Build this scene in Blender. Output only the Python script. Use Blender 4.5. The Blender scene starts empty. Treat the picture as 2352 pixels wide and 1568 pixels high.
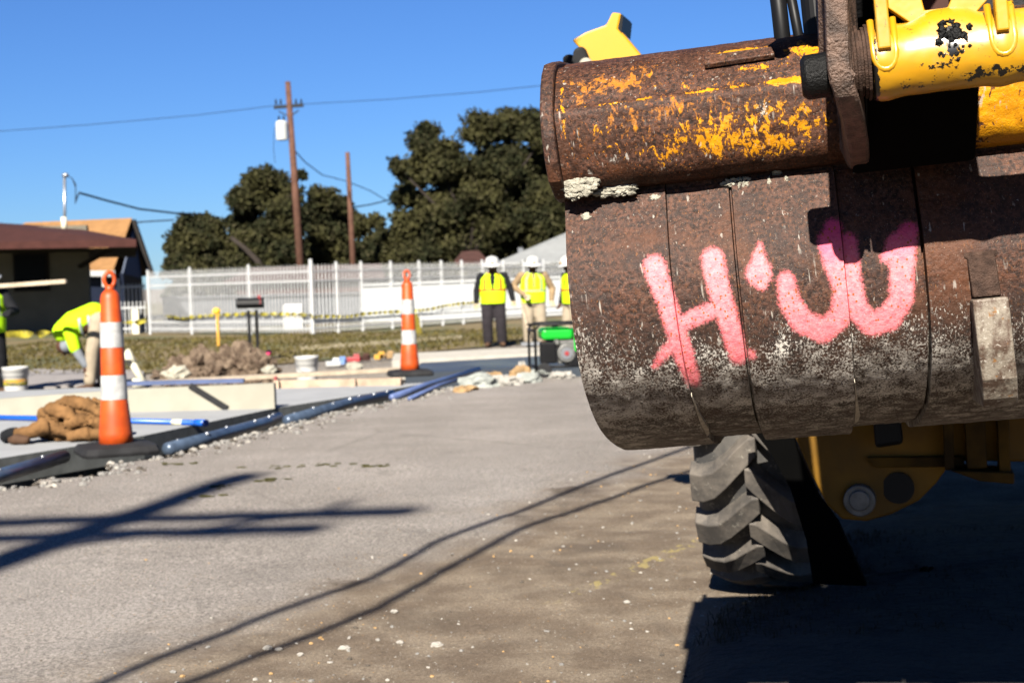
import bpy, bmesh, math, random
from mathutils import Vector, Matrix, noise
import numpy as np
R = math.radians
random.seed(7)
sc = bpy.context.scene
col = sc.collection
# ------------------------------------------------------------------ camera
FPX = 3266.7
CAM = Vector((0, 0, .95))
_p, _r = R(2.58), R(1.7)
FW = Vector((0, math.cos(_p), -math.sin(_p)))
_rt = Vector((1, 0, 0)); _up = _rt.cross(FW)
CR = _rt * math.cos(_r) - _up * math.sin(_r)
CU = _up * math.cos(_r) + _rt * math.sin(_r)
cd = bpy.data.cameras.new('camera'); cam = bpy.data.objects.new('camera', cd); col.objects.link(cam)
cam.matrix_world = Matrix(((CR.x, CU.x, -FW.x, CAM.x), (CR.y, CU.y, -FW.y, CAM.y), (CR.z, CU.z, -FW.z, CAM.z), (0, 0, 0, 1)))
cd.lens = 50; cd.sensor_width = 36; cd.clip_start = .05; cd.clip_end = 3000
cd.dof.use_dof = True; cd.dof.focus_distance = 2.08; cd.dof.aperture_fstop = 9.5
sc.camera = cam
# ------------------------------------------------------------------ light
EL, AZ = R(35), R(13)
world = bpy.data.worlds.new('World'); sc.world = world; world.use_nodes = True
wn = world.node_tree.nodes; wl = world.node_tree.links
sky = wn.new('ShaderNodeTexSky'); sky.sky_type = 'NISHITA'; sky.sun_disc = False
sky.sun_elevation = EL; sky.sun_rotation = math.pi + AZ
sky.altitude = 0; sky.air_density = 1.0; sky.dust_density = 0.0; sky.ozone_density = 4.0
hs = wn.new('ShaderNodeMix'); hs.data_type = 'RGBA'; hs.blend_type = 'MULTIPLY'; hs.inputs[0].default_value = 1; hs.inputs[7].default_value = (.20, .32, .525, 1)
wl.new(sky.outputs[0], hs.inputs[6]); wl.new(hs.outputs[2], wn['Background'].inputs[0]); wn['Background'].inputs[1].default_value = .05
ld = bpy.data.lights.new('sun', 'SUN'); sun = bpy.data.objects.new('sun', ld); col.objects.link(sun)
ld.energy = 5; ld.angle = R(.45); ld.color = (1, .93, .82)
SD = Vector((math.sin(AZ) * math.cos(EL), math.cos(AZ) * math.cos(EL), -math.sin(EL)))
sun.rotation_euler = SD.to_track_quat('-Z', 'Y').to_euler()
sun.location = (-3, -6, 8)
sc.view_settings.view_transform = 'Standard'; sc.view_settings.look = 'None'
sc.view_settings.exposure = 2.1; sc.view_settings.gamma = 1
sc.cycles.use_denoising = True
# ------------------------------------------------------------------ measuring helpers
def ray(x, y): return FW * FPX + CR * (x - 1176) + CU * (784 - y)
def at(x, y, Y):
    d = ray(x, y); return CAM + d * (Y / d.y)
def gp(x, y, z=0.0):
    d = ray(x, y); return CAM + d * ((z - CAM.z) / d.z)
GZ = -.35

# ------------------------------------------------------------------ object helpers
def tag(o, label=None, cat=None, group=None, kind=None):
    if label: o['label'] = label
    if cat: o['category'] = cat
    if group: o['group'] = group
    if kind: o['kind'] = kind
    return o
def empty(name, loc=(0, 0, 0), rz=0, parent=None):
    o = bpy.data.objects.new(name, None); col.objects.link(o)
    o.location = loc; o.rotation_euler = (0, 0, rz); o.parent = parent; o.empty_display_size = .1
    return o
def copy_tree(o, parent=None):
    c = o.copy(); col.objects.link(c); c.parent = parent
    for ch in o.children: copy_tree(ch, c)
    return c
class MB:
    def __init__(s): s.v = []; s.f = []; s.m = []; s.cur = 0
    def add(s, vs, fs):
        b = len(s.v); s.v += [Vector(v) for v in vs]
        for f in fs: s.f.append([b + i for i in f]); s.m.append(s.cur)
        return s
    def box(s, c, d, rot=None):
        c = Vector(c); vs = []
        for x in (-.5, .5):
            for y in (-.5, .5):
                for z in (-.5, .5):
                    v = Vector((x * d[0], y * d[1], z * d[2]))
                    if rot is not None: v = rot @ v
                    vs.append(c + v)
        return s.add(vs, [(0, 1, 3, 2), (4, 6, 7, 5), (0, 4, 5, 1), (2, 3, 7, 6), (0, 2, 6, 4), (1, 5, 7, 3)])
    def bar(s, p0, p1, w, h, up=Vector((0, 0, 1))):
        p0, p1 = Vector(p0), Vector(p1); d = (p1 - p0); L = d.length; d.normalize()
        sd = d.cross(up); sd = sd.normalized() if sd.length > 1e-6 else Vector((1, 0, 0)); u = sd.cross(d)
        return s.box((p0 + p1) / 2, (L, w, h), Matrix((d, sd, u)).transposed())
    def tube(s, pts, r, n=10, cap=True):
        pts = [Vector(p) for p in pts]; rs = r if isinstance(r, (list, tuple)) else [r] * len(pts)
        rings = []; prev = None
        for i, p in enumerate(pts):
            a = pts[max(i - 1, 0)]; b = pts[min(i + 1, len(pts) - 1)]
            d = (b - a).normalized() if (b - a).length > 1e-9 else (prev or Vector((0, 0, 1)))
            if i == 0:
                u = d.orthogonal().normalized()
            else:
                u = (u - d * u.dot(d)); u = u.normalized() if u.length > 1e-6 else d.orthogonal().normalized()
            prev = d; w = d.cross(u)
            rings.append([p + (u * math.cos(2 * math.pi * k / n) + w * math.sin(2 * math.pi * k / n)) * rs[i] for k in range(n)])
        return s.loft(rings, cap)
    def loft(s, rings, cap=True, closed=True):
        n = len(rings[0]); vs = [v for rg in rings for v in rg]; fs = []
        for i in range(len(rings) - 1):
            for k in range(n if closed else n - 1):
                k2 = (k + 1) % n
                fs.append((i * n + k, i * n + k2, (i + 1) * n + k2, (i + 1) * n + k))
        if cap: fs.append(tuple(range(n))[::-1]); fs.append(tuple((len(rings) - 1) * n + k for k in range(n)))
        return s.add(vs, fs)
    def prism(s, poly, off):
        off = Vector(off); n = len(poly); vs = [Vector(p) for p in poly] + [Vector(p) + off for p in poly]
        fs = [tuple(range(n)), tuple(range(2 * n - 1, n - 1, -1))] + [(i, i + n, (i + 1) % n + n, (i + 1) % n) for i in range(n)]
        return s.add(vs, fs)
    def ball(s, c, r, n=10, m=7, sq=(1, 1, 1), rot=None):
        rings = []
        for i in range(1, m):
            t = math.pi * i / m; rg = []
            for k in range(n):
                a = 2 * math.pi * k / n
                v = Vector((math.sin(t) * math.cos(a) * sq[0], math.sin(t) * math.sin(a) * sq[1], math.cos(t) * sq[2])) * r
                if rot is not None: v = rot @ v
                rg.append(Vector(c) + v)
            rings.append(rg)
        top = Vector((0, 0, r * sq[2])); bot = -top
        if rot is not None: top, bot = rot @ top, rot @ bot
        b = len(s.v); s.loft(rings, cap=False)
        s.v += [Vector(c) + top, Vector(c) + bot]; q = len(s.v)
        for k in range(n):
            s.f.append([q - 2, b + (k + 1) % n, b + k]); s.m.append(s.cur)
            s.f.append([q - 1, b + (m - 2) * n + k, b + (m - 2) * n + (k + 1) % n]); s.m.append(s.cur)
        return s
    def capsule(s, a, b, ra, rb, n=12, sq=1.0):
        a, b = Vector(a), Vector(b)
        s.ball(a, ra, n); s.ball(b, rb, n); s.tube([a, b], [ra, rb], n); return s
    def blob(s, c, r, amp=.3, fr=2.0, sub=3, sq=(1, 1, 1), seed=0):
        bm = bmesh.new(); bmesh.ops.create_icosphere(bm, subdivisions=sub, radius=1)
        o = Vector((seed * 3.7, seed * 1.3, seed * 7.1)); vs = []
        for v in bm.verts:
            k = 1 + amp * noise.fractal(v.co * fr + o, 1.0, 2.0, 3)
            vs.append(Vector(c) + Vector((v.co.x * sq[0], v.co.y * sq[1], v.co.z * sq[2])) * (k * r))
        fs = [tuple(v.index for v in f.verts) for f in bm.faces]; bm.free()
        return s.add(vs, fs)
    def build(s, name, mats, parent=None, smooth=False, bevel=0, loc=None):
        me = bpy.data.meshes.new(name)
        if loc is None and parent is None and s.v:
            lo = Vector((min(v.x for v in s.v), min(v.y for v in s.v), min(v.z for v in s.v)))
            hi = Vector((max(v.x for v in s.v), max(v.y for v in s.v), max(v.z for v in s.v)))
            loc = Vector(((lo.x + hi.x) / 2, (lo.y + hi.y) / 2, lo.z))
        loc = Vector(loc) if loc is not None else Vector((0, 0, 0))
        me.from_pydata([tuple(v - loc) for v in s.v], [], s.f)
        for m in (mats if isinstance(mats, (list, tuple)) else [mats]): me.materials.append(m)
        me.polygons.foreach_set('material_index', s.m)
        bm = bmesh.new(); bm.from_mesh(me); bmesh.ops.recalc_face_normals(bm, faces=bm.faces); bm.to_mesh(me); bm.free()
        if smooth: me.polygons.foreach_set('use_smooth', [True] * len(me.polygons))
        me.update()
        o = bpy.data.objects.new(name, me); col.objects.link(o); o.parent = parent; o.location = loc
        if bevel:
            b = o.modifiers.new('bevel', 'BEVEL'); b.width = bevel; b.segments = 2; b.limit_method = 'ANGLE'; b.angle_limit = R(40)
        return o

# ------------------------------------------------------------------ material helpers
KALB = .55     # one shared albedo factor, set together with the exposure
class NT:
    def __init__(s, name):
        s.mat = bpy.data.materials.new(name); s.mat.use_nodes = True
        s.t = s.mat.node_tree; s.n = s.t.nodes; s.b = s.n['Principled BSDF']
        s.co = s.n.new('ShaderNodeTexCoord').outputs['Object']
    def link(s, v, sock):
        if isinstance(v, bpy.types.NodeSocket): s.t.links.new(v, sock)
        else:
            if isinstance(v, (tuple, list)) and len(v) == 3 and sock.type == 'RGBA': v = (*v, 1)
            sock.default_value = v
    def math(s, op, a, b=0.0, clamp=False):
        n = s.n.new('ShaderNodeMath'); n.operation = op; n.use_clamp = clamp; s.link(a, n.inputs[0]); s.link(b, n.inputs[1]); return n.outputs[0]
    def map(s, scale=(1, 1, 1), rot=(0, 0, 0), src=None):
        n = s.n.new('ShaderNodeMapping'); s.link(src or s.co, n.inputs[0]); n.inputs['Scale'].default_value = scale; n.inputs['Rotation'].default_value = rot; return n.outputs[0]
    def noise(s, sc_, det=3, rough=.55, v=None, dist=0.0, color=False):
        n = s.n.new('ShaderNodeTexNoise'); s.link(v or s.co, n.inputs['Vector']); n.inputs['Scale'].default_value = sc_
        n.inputs['Detail'].default_value = det; n.inputs['Roughness'].default_value = rough; n.inputs['Distortion'].default_value = dist
        return n.outputs['Color' if color else 'Fac']
    def vor(s, sc_, v=None, out='Distance', feat='F1'):
        n = s.n.new('ShaderNodeTexVoronoi'); n.feature = feat; s.link(v or s.co, n.inputs['Vector']); n.inputs['Scale'].default_value = sc_; return n.outputs[out]
    def ramp(s, v, a, b, smooth=True):
        n = s.n.new('ShaderNodeMapRange'); n.interpolation_type = 'SMOOTHSTEP' if smooth else 'LINEAR'
        s.link(v, n.inputs[0]); s.link(a, n.inputs[1]); s.link(b, n.inputs[2]); return n.outputs[0]
    def mix(s, f, a, b):
        n = s.n.new('ShaderNodeMix'); n.data_type = 'RGBA'; s.link(f, n.inputs[0]); s.link(a, n.inputs[6]); s.link(b, n.inputs[7]); return n.outputs[2]
    def attr(s, name):
        n = s.n.new('ShaderNodeAttribute'); n.attribute_name = name; return n.outputs['Fac']
    def xyz(s, src=None):
        n = s.n.new('ShaderNodeSeparateXYZ'); s.link(src or s.co, n.inputs[0]); return n.outputs
    def bump(s, h, st=.3, d=.01):
        n = s.n.new('ShaderNodeBump'); s.link(h, n.inputs['Height']); n.inputs['Strength'].default_value = st; n.inputs['Distance'].default_value = d
        s.t.links.new(n.outputs[0], s.b.inputs['Normal'])
    def out(s, c, rough=.6, metal=0.0, spec=None):
        c = s.mix(KALB, (0, 0, 0), c)
        s.link(c, s.b.inputs['Base Color']); s.link(rough, s.b.inputs['Roughness']); s.link(metal, s.b.inputs['Metallic'])
        if spec is not None: s.b.inputs['Specular IOR Level'].default_value = spec
        return s.mat
def simple(name, c, rough=.6, metal=0.0, var=.25, sc_=8, bump=0, spec=None):
    m = NT(name); n = m.noise(sc_, 4); f = m.ramp(n, .3, .7)
    c2 = tuple(min(1, x * (1 - var)) for x in c)
    if bump: m.bump(m.noise(sc_ * 6, 4), bump, .01)
    return m.out(m.mix(f, c2, c), rough, metal, spec if spec is not None else (.12 if max(c) < .12 or rough > .65 else .4))
M = {}
M['orange'] = simple('orange_plastic', (.75, .14, .012), .45, var=.25, sc_=6)
M['band'] = simple('white_reflective', (.52, .52, .51), .5, var=.4, sc_=14)
M['rubber'] = simple('black_rubber', (.025, .025, .027), .8, var=.4)
M['black'] = simple('black_paint', (.008, .008, .009), .45, var=.3)
M['blacksat'] = simple('black_steel', (.012, .012, .013), .6, var=.4, sc_=20, bump=.2)
M['white'] = simple('white_plastic', (.50, .50, .485), .4, var=.1)
M['fence'] = simple('white_fence', (.42, .43, .435), .5, var=.15)
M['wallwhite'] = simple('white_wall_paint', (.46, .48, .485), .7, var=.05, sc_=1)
M['grey_and_wallshade'] = simple('grey_and_shaded_white', (.16, .17, .185), .7, var=.12, sc_=.6)  # grey puts a white wall's shade into the colour; plain grey on fittings
M['brickred'] = simple('brown_red_brick', (.075, .036, .030), .9, var=.3, sc_=3)
M['brownroof'] = simple('dark_brown_shingles', (.06, .022, .018), .9, var=.25, sc_=4)
M['taupe'] = simple('taupe_siding', (.17, .155, .12), .9, var=.15, sc_=2)
M['navy'] = simple('shade_dark_navy', (.012, .017, .035), .6)  # navy darkened so the house walls carry shade in their colour
M['bluegrey'] = simple('shade_blue_grey_wall', (.10, .12, .17), .8, var=.1)  # blue-grey stands for the shade on a white gable
M['orangeroof'] = simple('tan_orange_shingles', (.32, .17, .068), .9, var=.22, sc_=3)
M['greyroof'] = simple('grey_shingles', (.26, .27, .27), .9, var=.12, sc_=3)
M['darktrim'] = simple('dark_trim', (.02, .016, .014), .7)
M['glass'] = simple('dark_window_glass', (.004, .005, .006), .4, spec=.05)
M['metal'] = simple('galvanised_metal', (.5, .52, .55), .35, .8, var=.2)
M['chrome'] = simple('worn_steel', (.55, .55, .56), .3, .9, var=.2, sc_=60)
M['wood'] = simple('weathered_lumber', (.52, .43, .32), .8, var=.3, sc_=9)
M['woodbrown'] = simple('stained_form_lumber', (.50, .38, .28), .85, var=.45, sc_=6)
M['polewood'] = simple('creosote_pole_wood', (.13, .065, .045), .9, var=.35, sc_=3)
M['wire'] = simple('cable_sheath', (.015, .02, .03), .6)
M['cream'] = simple('cream_form_board', (.34, .325, .265), .7, var=.12, sc_=5)
M['slab'] = simple('new_concrete', (.34, .35, .36), .8, var=.12, sc_=3, bump=.1)
M['slabside'] = simple('concrete_edge_grey', (.13, .14, .14), .9, var=.3, sc_=12)
M['steelform'] = simple('blue_grey_pipe', (.09, .13, .20), .35, .3, var=.4, sc_=10)
M['bluepipe'] = simple('blue_pvc', (.01, .11, .55), .35, var=.1)
M['ltblue'] = simple('light_blue_pvc', (.12, .17, .36), .45, var=.25)
M['pvc'] = simple('cream_pvc', (.68, .65, .5), .45, var=.1)
M['lime'] = simple('hi_vis_lime', (.50, .90, .01), .75, var=.18, sc_=12)
M['limey'] = simple('hi_vis_yellow', (.62, .90, .01), .75, var=.12, sc_=12)
M['hiorange'] = simple('hi_vis_orange', (.85, .25, .02), .7)
M['silver'] = simple('silver_tape', (.24, .27, .28), .5)
M['blackcloth'] = simple('black_cloth', (.012, .013, .016), .9, var=.4)
M['charcoal'] = simple('charcoal_trousers', (.028, .024, .028), .9, var=.3, sc_=8)
M['khaki'] = simple('khaki_cloth', (.36, .30, .22), .9, var=.2, sc_=8)
M['tan'] = simple('tan_jacket_cloth', (.30, .21, .12), .9, var=.3)
M['bluecloth'] = simple('blue_shirt_cloth', (.16, .26, .5), .9)
M['greycloth'] = simple('grey_sleeve', (.22, .24, .27), .8)
M['glove'] = simple('cream_glove', (.50, .42, .28), .9, var=.3, sc_=30)
M['skin'] = simple('brown_skin', (.075, .035, .022), .55, var=.1)
M['boot'] = simple('brown_boot', (.09, .05, .03), .8)
M['hair'] = simple('black_hair', (.01, .009, .008), .8)
M['green'] = simple('green_enamel', (.01, .42, .03), .25, var=.05)
M['engine'] = simple('cast_aluminium', (.20, .20, .19), .5, .4, var=.4, sc_=40)
M['red'] = simple('red_plastic', (.32, .02, .025), .5)
M['pink'] = simple('pink_flag', (.9, .06, .2), .6)
M['yelpaint'] = simple('yellow_stake_paint', (.8, .48, .01), .5)
M['stakewood'] = simple('ochre_stake', (.55, .30, .05), .7, var=.2)
M['tape'] = simple('yellow_caution_tape', (.42, .36, .02), .6, var=.8, sc_=7)
M['darksign'] = simple('ochre_board', (.20, .16, .02), .7, var=.4)
M['bark'] = simple('oak_bark', (.04, .032, .027), .95, var=.3)
M['stone'] = simple('pale_stone', (.42, .40, .36), .9, var=.4, sc_=60)
M['rubble'] = simple('broken_concrete', (.36, .38, .35), .9, var=.35, sc_=9, bump=.4)
M['rubbletan'] = simple('tan_rubble', (.40, .26, .13), .9, var=.4, sc_=9, bump=.4)
ms_ = NT('dry_brown_soil'); sc1 = ms_.mix(ms_.ramp(ms_.noise(7, 6, .7), .36, .64), (.075, .050, .036), (.24, .18, .13)); sc1 = ms_.mix(ms_.ramp(ms_.noise(30, 5, .75), .58, .68), sc1, (.33, .27, .2)); ms_.bump(ms_.noise(22, 6, .7), .9, .05); M['soil'] = ms_.out(sc1, .95, spec=.05)
M['coat'] = simple('brown_duck_canvas', (.22, .115, .045), .9, var=.5, sc_=10, bump=.15)
M['mortar'] = simple('dried_mortar', (.50, .47, .38), .95, var=.45, sc_=90, bump=.6)
M['grease'] = simple('black_grease', (.006, .006, .006), .5, var=.3, sc_=50, bump=.4)
mo = NT('scuffed_orange_plastic'); oc = mo.mix(mo.ramp(mo.noise(7, 5, .65), .35, .7), (.42, .055, .006), (.60, .085, .007)); oc = mo.mix(mo.math('MULTIPLY', mo.ramp(mo.noise(24, 5, .75, v=mo.map((1, 1, .35))), .60, .72), .55), oc, (.16, .07, .04)); M['orange'] = mo.out(oc, .5, spec=.3)
# ================================================================== GROUND
def ground_mat():
    m = NT('dirt_ground'); n = m.ramp(m.noise(1.2, 6), .35, .65); n2 = m.ramp(m.noise(14, 5), .4, .65)
    c = m.mix(n, (.09, .07, .05), (.19, .155, .115)); c = m.mix(n2, c, (.25, .225, .19))
    m.bump(m.noise(30, 5), .5, .03); return m.out(c, .95)
def lawn_mat():
    m = NT('patchy_lawn'); v = m.map((1, .35, 1)); n = m.ramp(m.noise(.8, 4, v=v), .42, .62); n2 = m.ramp(m.noise(9, 4), .35, .7)
    c = m.mix(n2, (.13, .09, .03), (.19, .14, .05)); c = m.mix(n, c, (.07, .075, .014))
    m.bump(m.noise(25, 5), .8, .05); return m.out(c, .95)
g = MB(); g.add([(-900, -60, GZ - .02), (900, -60, GZ - .02), (900, 1500, GZ - .02), (-900, 1500, GZ - .02)], [(0, 1, 2, 3)])
tag(g.build('ground', ground_mat(), loc=(0, 0, 0)), kind='structure')
# lawn in front of the fence
lw = MB(); NX, NY = 90, 60
L0 = [gp(-200, 845, GZ).y, 22.5]
vs = []
for j in range(NY + 1):
    for i in range(NX + 1):
        x = -40 + 60 * i / NX; y0 = 24.5 if x > -9 else 24.5; y0 = 21.8 + max(0, (x + 5)) * 1.15
        y = y0 + (120 - y0) * (j / NY) ** 2
        vs.append((x, y, GZ + .004 + .05 * noise.noise(Vector((x * .5, y * .5, 0))) * (j > 0) * (0.4 if y < 60 else 0)))
lw.add(vs, [(j * (NX + 1) + i, j * (NX + 1) + i + 1, (j + 1) * (NX + 1) + i + 1, (j + 1) * (NX + 1) + i) for j in range(NY) for i in range(NX)])
tag(lw.build('lawn', lawn_mat(), loc=(0, 0, 0), smooth=True), kind='structure')
# sidewalk / old pavement strip on the left
pv = MB(); a, b, c, d = gp(-60, 900, GZ), gp(330, 880, GZ), gp(330, 852, GZ), gp(-60, 848, GZ)
pv.prism([Vector((p.x, p.y, GZ - .01)) for p in (a, b, c, d)], (0, 0, .03))
tag(pv.build('pavement', simple('grey_paving', (.30, .28, .27), .9, var=.2), loc=(0, 0, 0)), kind='structure')
# asphalt road: a real raised sheet with a broken edge
EDGE = [(-150, 1150), (0, 1124), (70, 1100), (150, 1104), (235, 1092), (262, 1064), (385, 1050), (500, 1017), (620, 987), (760, 950), (900, 922), (1000, 898), (1080, 880)]
ed = [gp(x, y, 0) for x, y in EDGE]
ed = sorted([(p.y, p.x) for p in ed]); YE = 13.35
def edge_x(y):
    if y < ed[0][0]: return ed[0][1] - (ed[0][0] - y) * .45
    for (y0, x0), (y1, x1) in zip(ed, ed[1:]):
        if y <= y1: return x0 + (x1 - x0) * (y - y0) / (y1 - y0 + 1e-9)
    return ed[-1][1]
def road_z(x, y):
    near = max(0, min(1, (9 - y) / 3))
    return (.010 * noise.fractal(Vector((x * 1.6, y * 1.6, 3)), 1, 2, 3) + .003 * noise.fractal(Vector((x * 14, y * 14, 1)), 1, 2, 2)) * near
def asphalt():
    m = NT('old_asphalt'); X = m.xyz()
    # brown dusted side of the road beyond a wandering line
    f = m.math('SUBTRACT', m.math('ADD', X[0], 1.15), m.math('MULTIPLY', m.math('SUBTRACT', X[1], 3.44), .47))
    f = m.math('ADD', f, m.math('MULTIPLY', m.math('SUBTRACT', m.noise(1.6, 5), .5), 1.1))
    f = m.math('ADD', f, m.math('MULTIPLY', m.math('SUBTRACT', m.noise(9, 4), .5), .35))
    dirt = m.ramp(f, -.25, .45)
    fine = m.ramp(m.noise(260, 3, .7), .32, .68)
    big = m.ramp(m.noise(1.3, 5, v=m.map((.6, 1.6, 1), (0, 0, R(-12)))), .35, .68)
    st_ = m.ramp(m.noise(1.1, 5, .65, v=m.map((1.6, .35, 1), (0, 0, R(-28)))), .36, .66)
    big = m.math('ADD', m.math('MULTIPLY', big, .5), m.math('MULTIPLY', st_, .5))
    c = m.mix(big, (.29, .26, .232), (.50, .452, .41))
    c = m.mix(m.math('MULTIPLY', fine, .5), c, (.50, .45, .405)); c = m.mix(m.math('ADD', m.math('MULTIPLY', m.ramp(m.noise(58, 5, .85), .36, .60), .6), .4), (.12, .108, .098), c)
    c = m.mix(m.math('MULTIPLY', m.ramp(m.noise(.9, 5, .6, v=m.map((1, .5, 1), (0, 0, R(50)))), .5, .68), .35), c, (.43, .40, .375))
    c = m.mix(m.math('MULTIPLY', m.ramp(m.noise(3.5, 6, .7), .55, .7), .4), c, (.16, .145, .13))
    c = m.mix(m.math('MULTIPLY', m.ramp(m.noise(105, 3, .85), .56, .40), .75), c, (.085, .075, .068)); c = m.mix(m.math('MULTIPLY', m.ramp(m.noise(95, 3, .8), .58, .74), .6), c, (.55, .51, .47))
    pit = m.ramp(m.vor(330), .12, .3); c = m.mix(pit, (.07, .066, .062), c)
    d1 = m.mix(m.ramp(m.noise(5, 5), .35, .7), (.165, .125, .09), (.29, .235, .175))
    d1 = m.mix(m.math('MULTIPLY', m.ramp(m.noise(190, 4, .7), .45, .75), .5), d1, (.30, .26, .20))
    d1 = m.mix(m.math('MULTIPLY', m.ramp(m.noise(130, 4, .8), .58, .38), .55), d1, (.06, .043, .03)); d1 = m.mix(m.math('MULTIPLY', m.ramp(m.noise(75, 3, .8), .60, .74), .5), d1, (.42, .36, .28))
    c = m.mix(dirt, c, d1)
    # dark tyre-scuffed damp band along the border of the dirt
    band = m.math('MULTIPLY', m.ramp(f, -.05, .1), m.ramp(f, .45, .15)); band = m.math('MULTIPLY', band, m.ramp(m.noise(2.2, 4), .5, .66))
    c = m.mix(m.math('MULTIPLY', band, .75), c, (.07, .052, .038)); c = m.mix(m.math('MULTIPLY', m.math('MULTIPLY', dirt, m.ramp(m.noise(1.7, 4, .6), .54, .68)), .5), c, (.10, .078, .058))
    # aggregate chips
    vc = m.vor(75); vcol = m.vor(75, out='Color'); r = m.xyz(vcol)
    chip = m.math('MULTIPLY', m.ramp(vc, .24, .15), m.ramp(r[0], .66, .70)); chip = m.math('MULTIPLY', chip, m.ramp(m.noise(2.5, 3), .4, .6))
    c = m.mix(chip, c, m.mix(m.ramp(r[1], .5, .8), (.45, .42, .36), (.42, .24, .09)))
    vc = m.vor(150); r = m.xyz(m.vor(150, out='Color')); chip = m.math('MULTIPLY', m.ramp(vc, .24, .15), m.ramp(r[0], .86, .9))
    c = m.mix(m.math('MULTIPLY', chip, .8), c, (.48, .45, .40))
    ck = m.vor(.55, v=m.map((1, .6, 1), (0, 0, R(20))), feat='DISTANCE_TO_EDGE'); wob = m.math('MULTIPLY', m.math('SUBTRACT', m.noise(6, 4), .5), .05); ck = m.math('ABSOLUTE', m.math('ADD', ck, wob))
    c = m.mix(m.math('MULTIPLY', m.math('MULTIPLY', m.ramp(ck, .009, .003), m.ramp(m.noise(.8, 3), .46, .56)), .22), c, (.08, .07, .06))
    # worn yellow line
    ln = m.math('SUBTRACT', m.math('SUBTRACT', X[0], .17), m.math('MULTIPLY', m.math('SUBTRACT', X[1], 4.2), .60))
    ln = m.math('ABSOLUTE', ln); k = m.math('MULTIPLY', m.ramp(ln, .045, .03), m.ramp(m.noise(28, 4, v=m.map((1, .4, 1))), .5, .62))
    k = m.math('MULTIPLY', k, m.math('MULTIPLY', m.ramp(X[1], 4.05, 4.2), m.ramp(X[1], 5.3, 5.0))); c = m.mix(m.math('MULTIPLY', k, .6), c, (.42, .34, .12))
    h = m.math('ADD', m.noise(300, 3, .7), m.math('MULTIPLY', m.noise(40, 4), 1.2))
    m.bump(h, .6, .006); return m.out(c, .9, spec=.1)
M['asphalt'] = asphalt()
rd = MB(); ys = []; y = -8.0
while y < YE:
    ys.append(y); y += 1.0 if y < 2.5 else (.025 if y < 8.5 else .1)
ys.append(YE); NXR = 150; vs = []; fs = []
for y in ys:
    x0 = edge_x(y) + (.03 * noise.noise(Vector((0, y * 6, 5))) + .015 * noise.noise(Vector((0, y * 25, 2)))) * (y > 3)
    for i in range(NXR + 1):
        t = i / NXR; x = x0 + (2.4 - x0) * min(t / .9, 1) + max(0, t - .9) * 10 * 28
        vs.append((x, y, road_z(x, y) + (-.02 if i == 0 else 0)))
n = NXR + 1
fs = [(j * n + i, j * n + i + 1, (j + 1) * n + i + 1, (j + 1) * n + i) for j in range(len(ys) - 1) for i in range(NXR)]
b0 = len(vs)
for j in range(len(ys)): vs.append((vs[j * n][0] - .03, ys[j], GZ))
fs += [(b0 + j, j * n, (j + 1) * n, b0 + j + 1) for j in range(len(ys) - 1)]
b1 = len(vs); J = len(ys) - 1
for i in range(n): vs.append((vs[J * n + i][0], YE + .04, GZ))
fs += [(J * n + i, b1 + i, b1 + i + 1, J * n + i + 1) for i in range(NXR)]
rd.add(vs, fs); tag(rd.build('road', M['asphalt'], loc=(0, 0, 0), smooth=True), kind='structure')
# wet concrete pour and its pale border strip
wet = NT('wet_concrete'); wet.bump(wet.noise(4, 3), .2, .02)
wetm = wet.out(wet.mix(wet.ramp(wet.noise(.7, 3), .4, .6), (.045, .055, .07), (.085, .10, .105)), .45, spec=.25)
w_ = MB(); pz = -.12
w_.prism([gp(x, y, pz) + Vector((0, 0, -.2)) for x, y in ((930, 858), (1420, 832), (1420, 806), (985, 822))], (0, 0, .2))
tag(w_.build('wet_concrete_slab', wetm, loc=(0, 0, 0)), kind='structure')
w_ = MB(); w_.prism([gp(x, y, -.08) + Vector((0, 0, -.25)) for x, y in ((900, 829), (1420, 800), (1420, 788), (905, 812))], (0, 0, .25))
tag(w_.build('gutter_strip', simple('pale_concrete', (.50, .47, .41), .85, var=.2), loc=(0, 0, 0)), kind='structure')
w_ = MB(); w_.prism([gp(x, y, GZ) for x, y in ((690, 806), (1060, 778), (1060, 772), (690, 797))], (0, 0, .025))
tag(w_.build('sidewalk', simple('tan_sidewalk', (.36, .31, .2), .9), loc=(0, 0, 0)), kind='structure')
# new slab near the edge
sl = [(-160, 1078), (0, 1052), (150, 1028), (330, 1000), (632, 937), (850, 903), (990, 878), (860, 884), (640, 892), (200, 890), (-160, 905)]
w_ = MB(); w_.prism([gp(x, y, .02) + Vector((0, 0, -.15)) for x, y in sl], (0, 0, .15))
so = w_.build('concrete_slab', [M['slab'], M['slabside']], loc=(0, 0, 0)); tag(so, kind='structure')
for p in so.data.polygons: p.material_index = 0 if abs(p.normal.z) > .8 else 1
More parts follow.
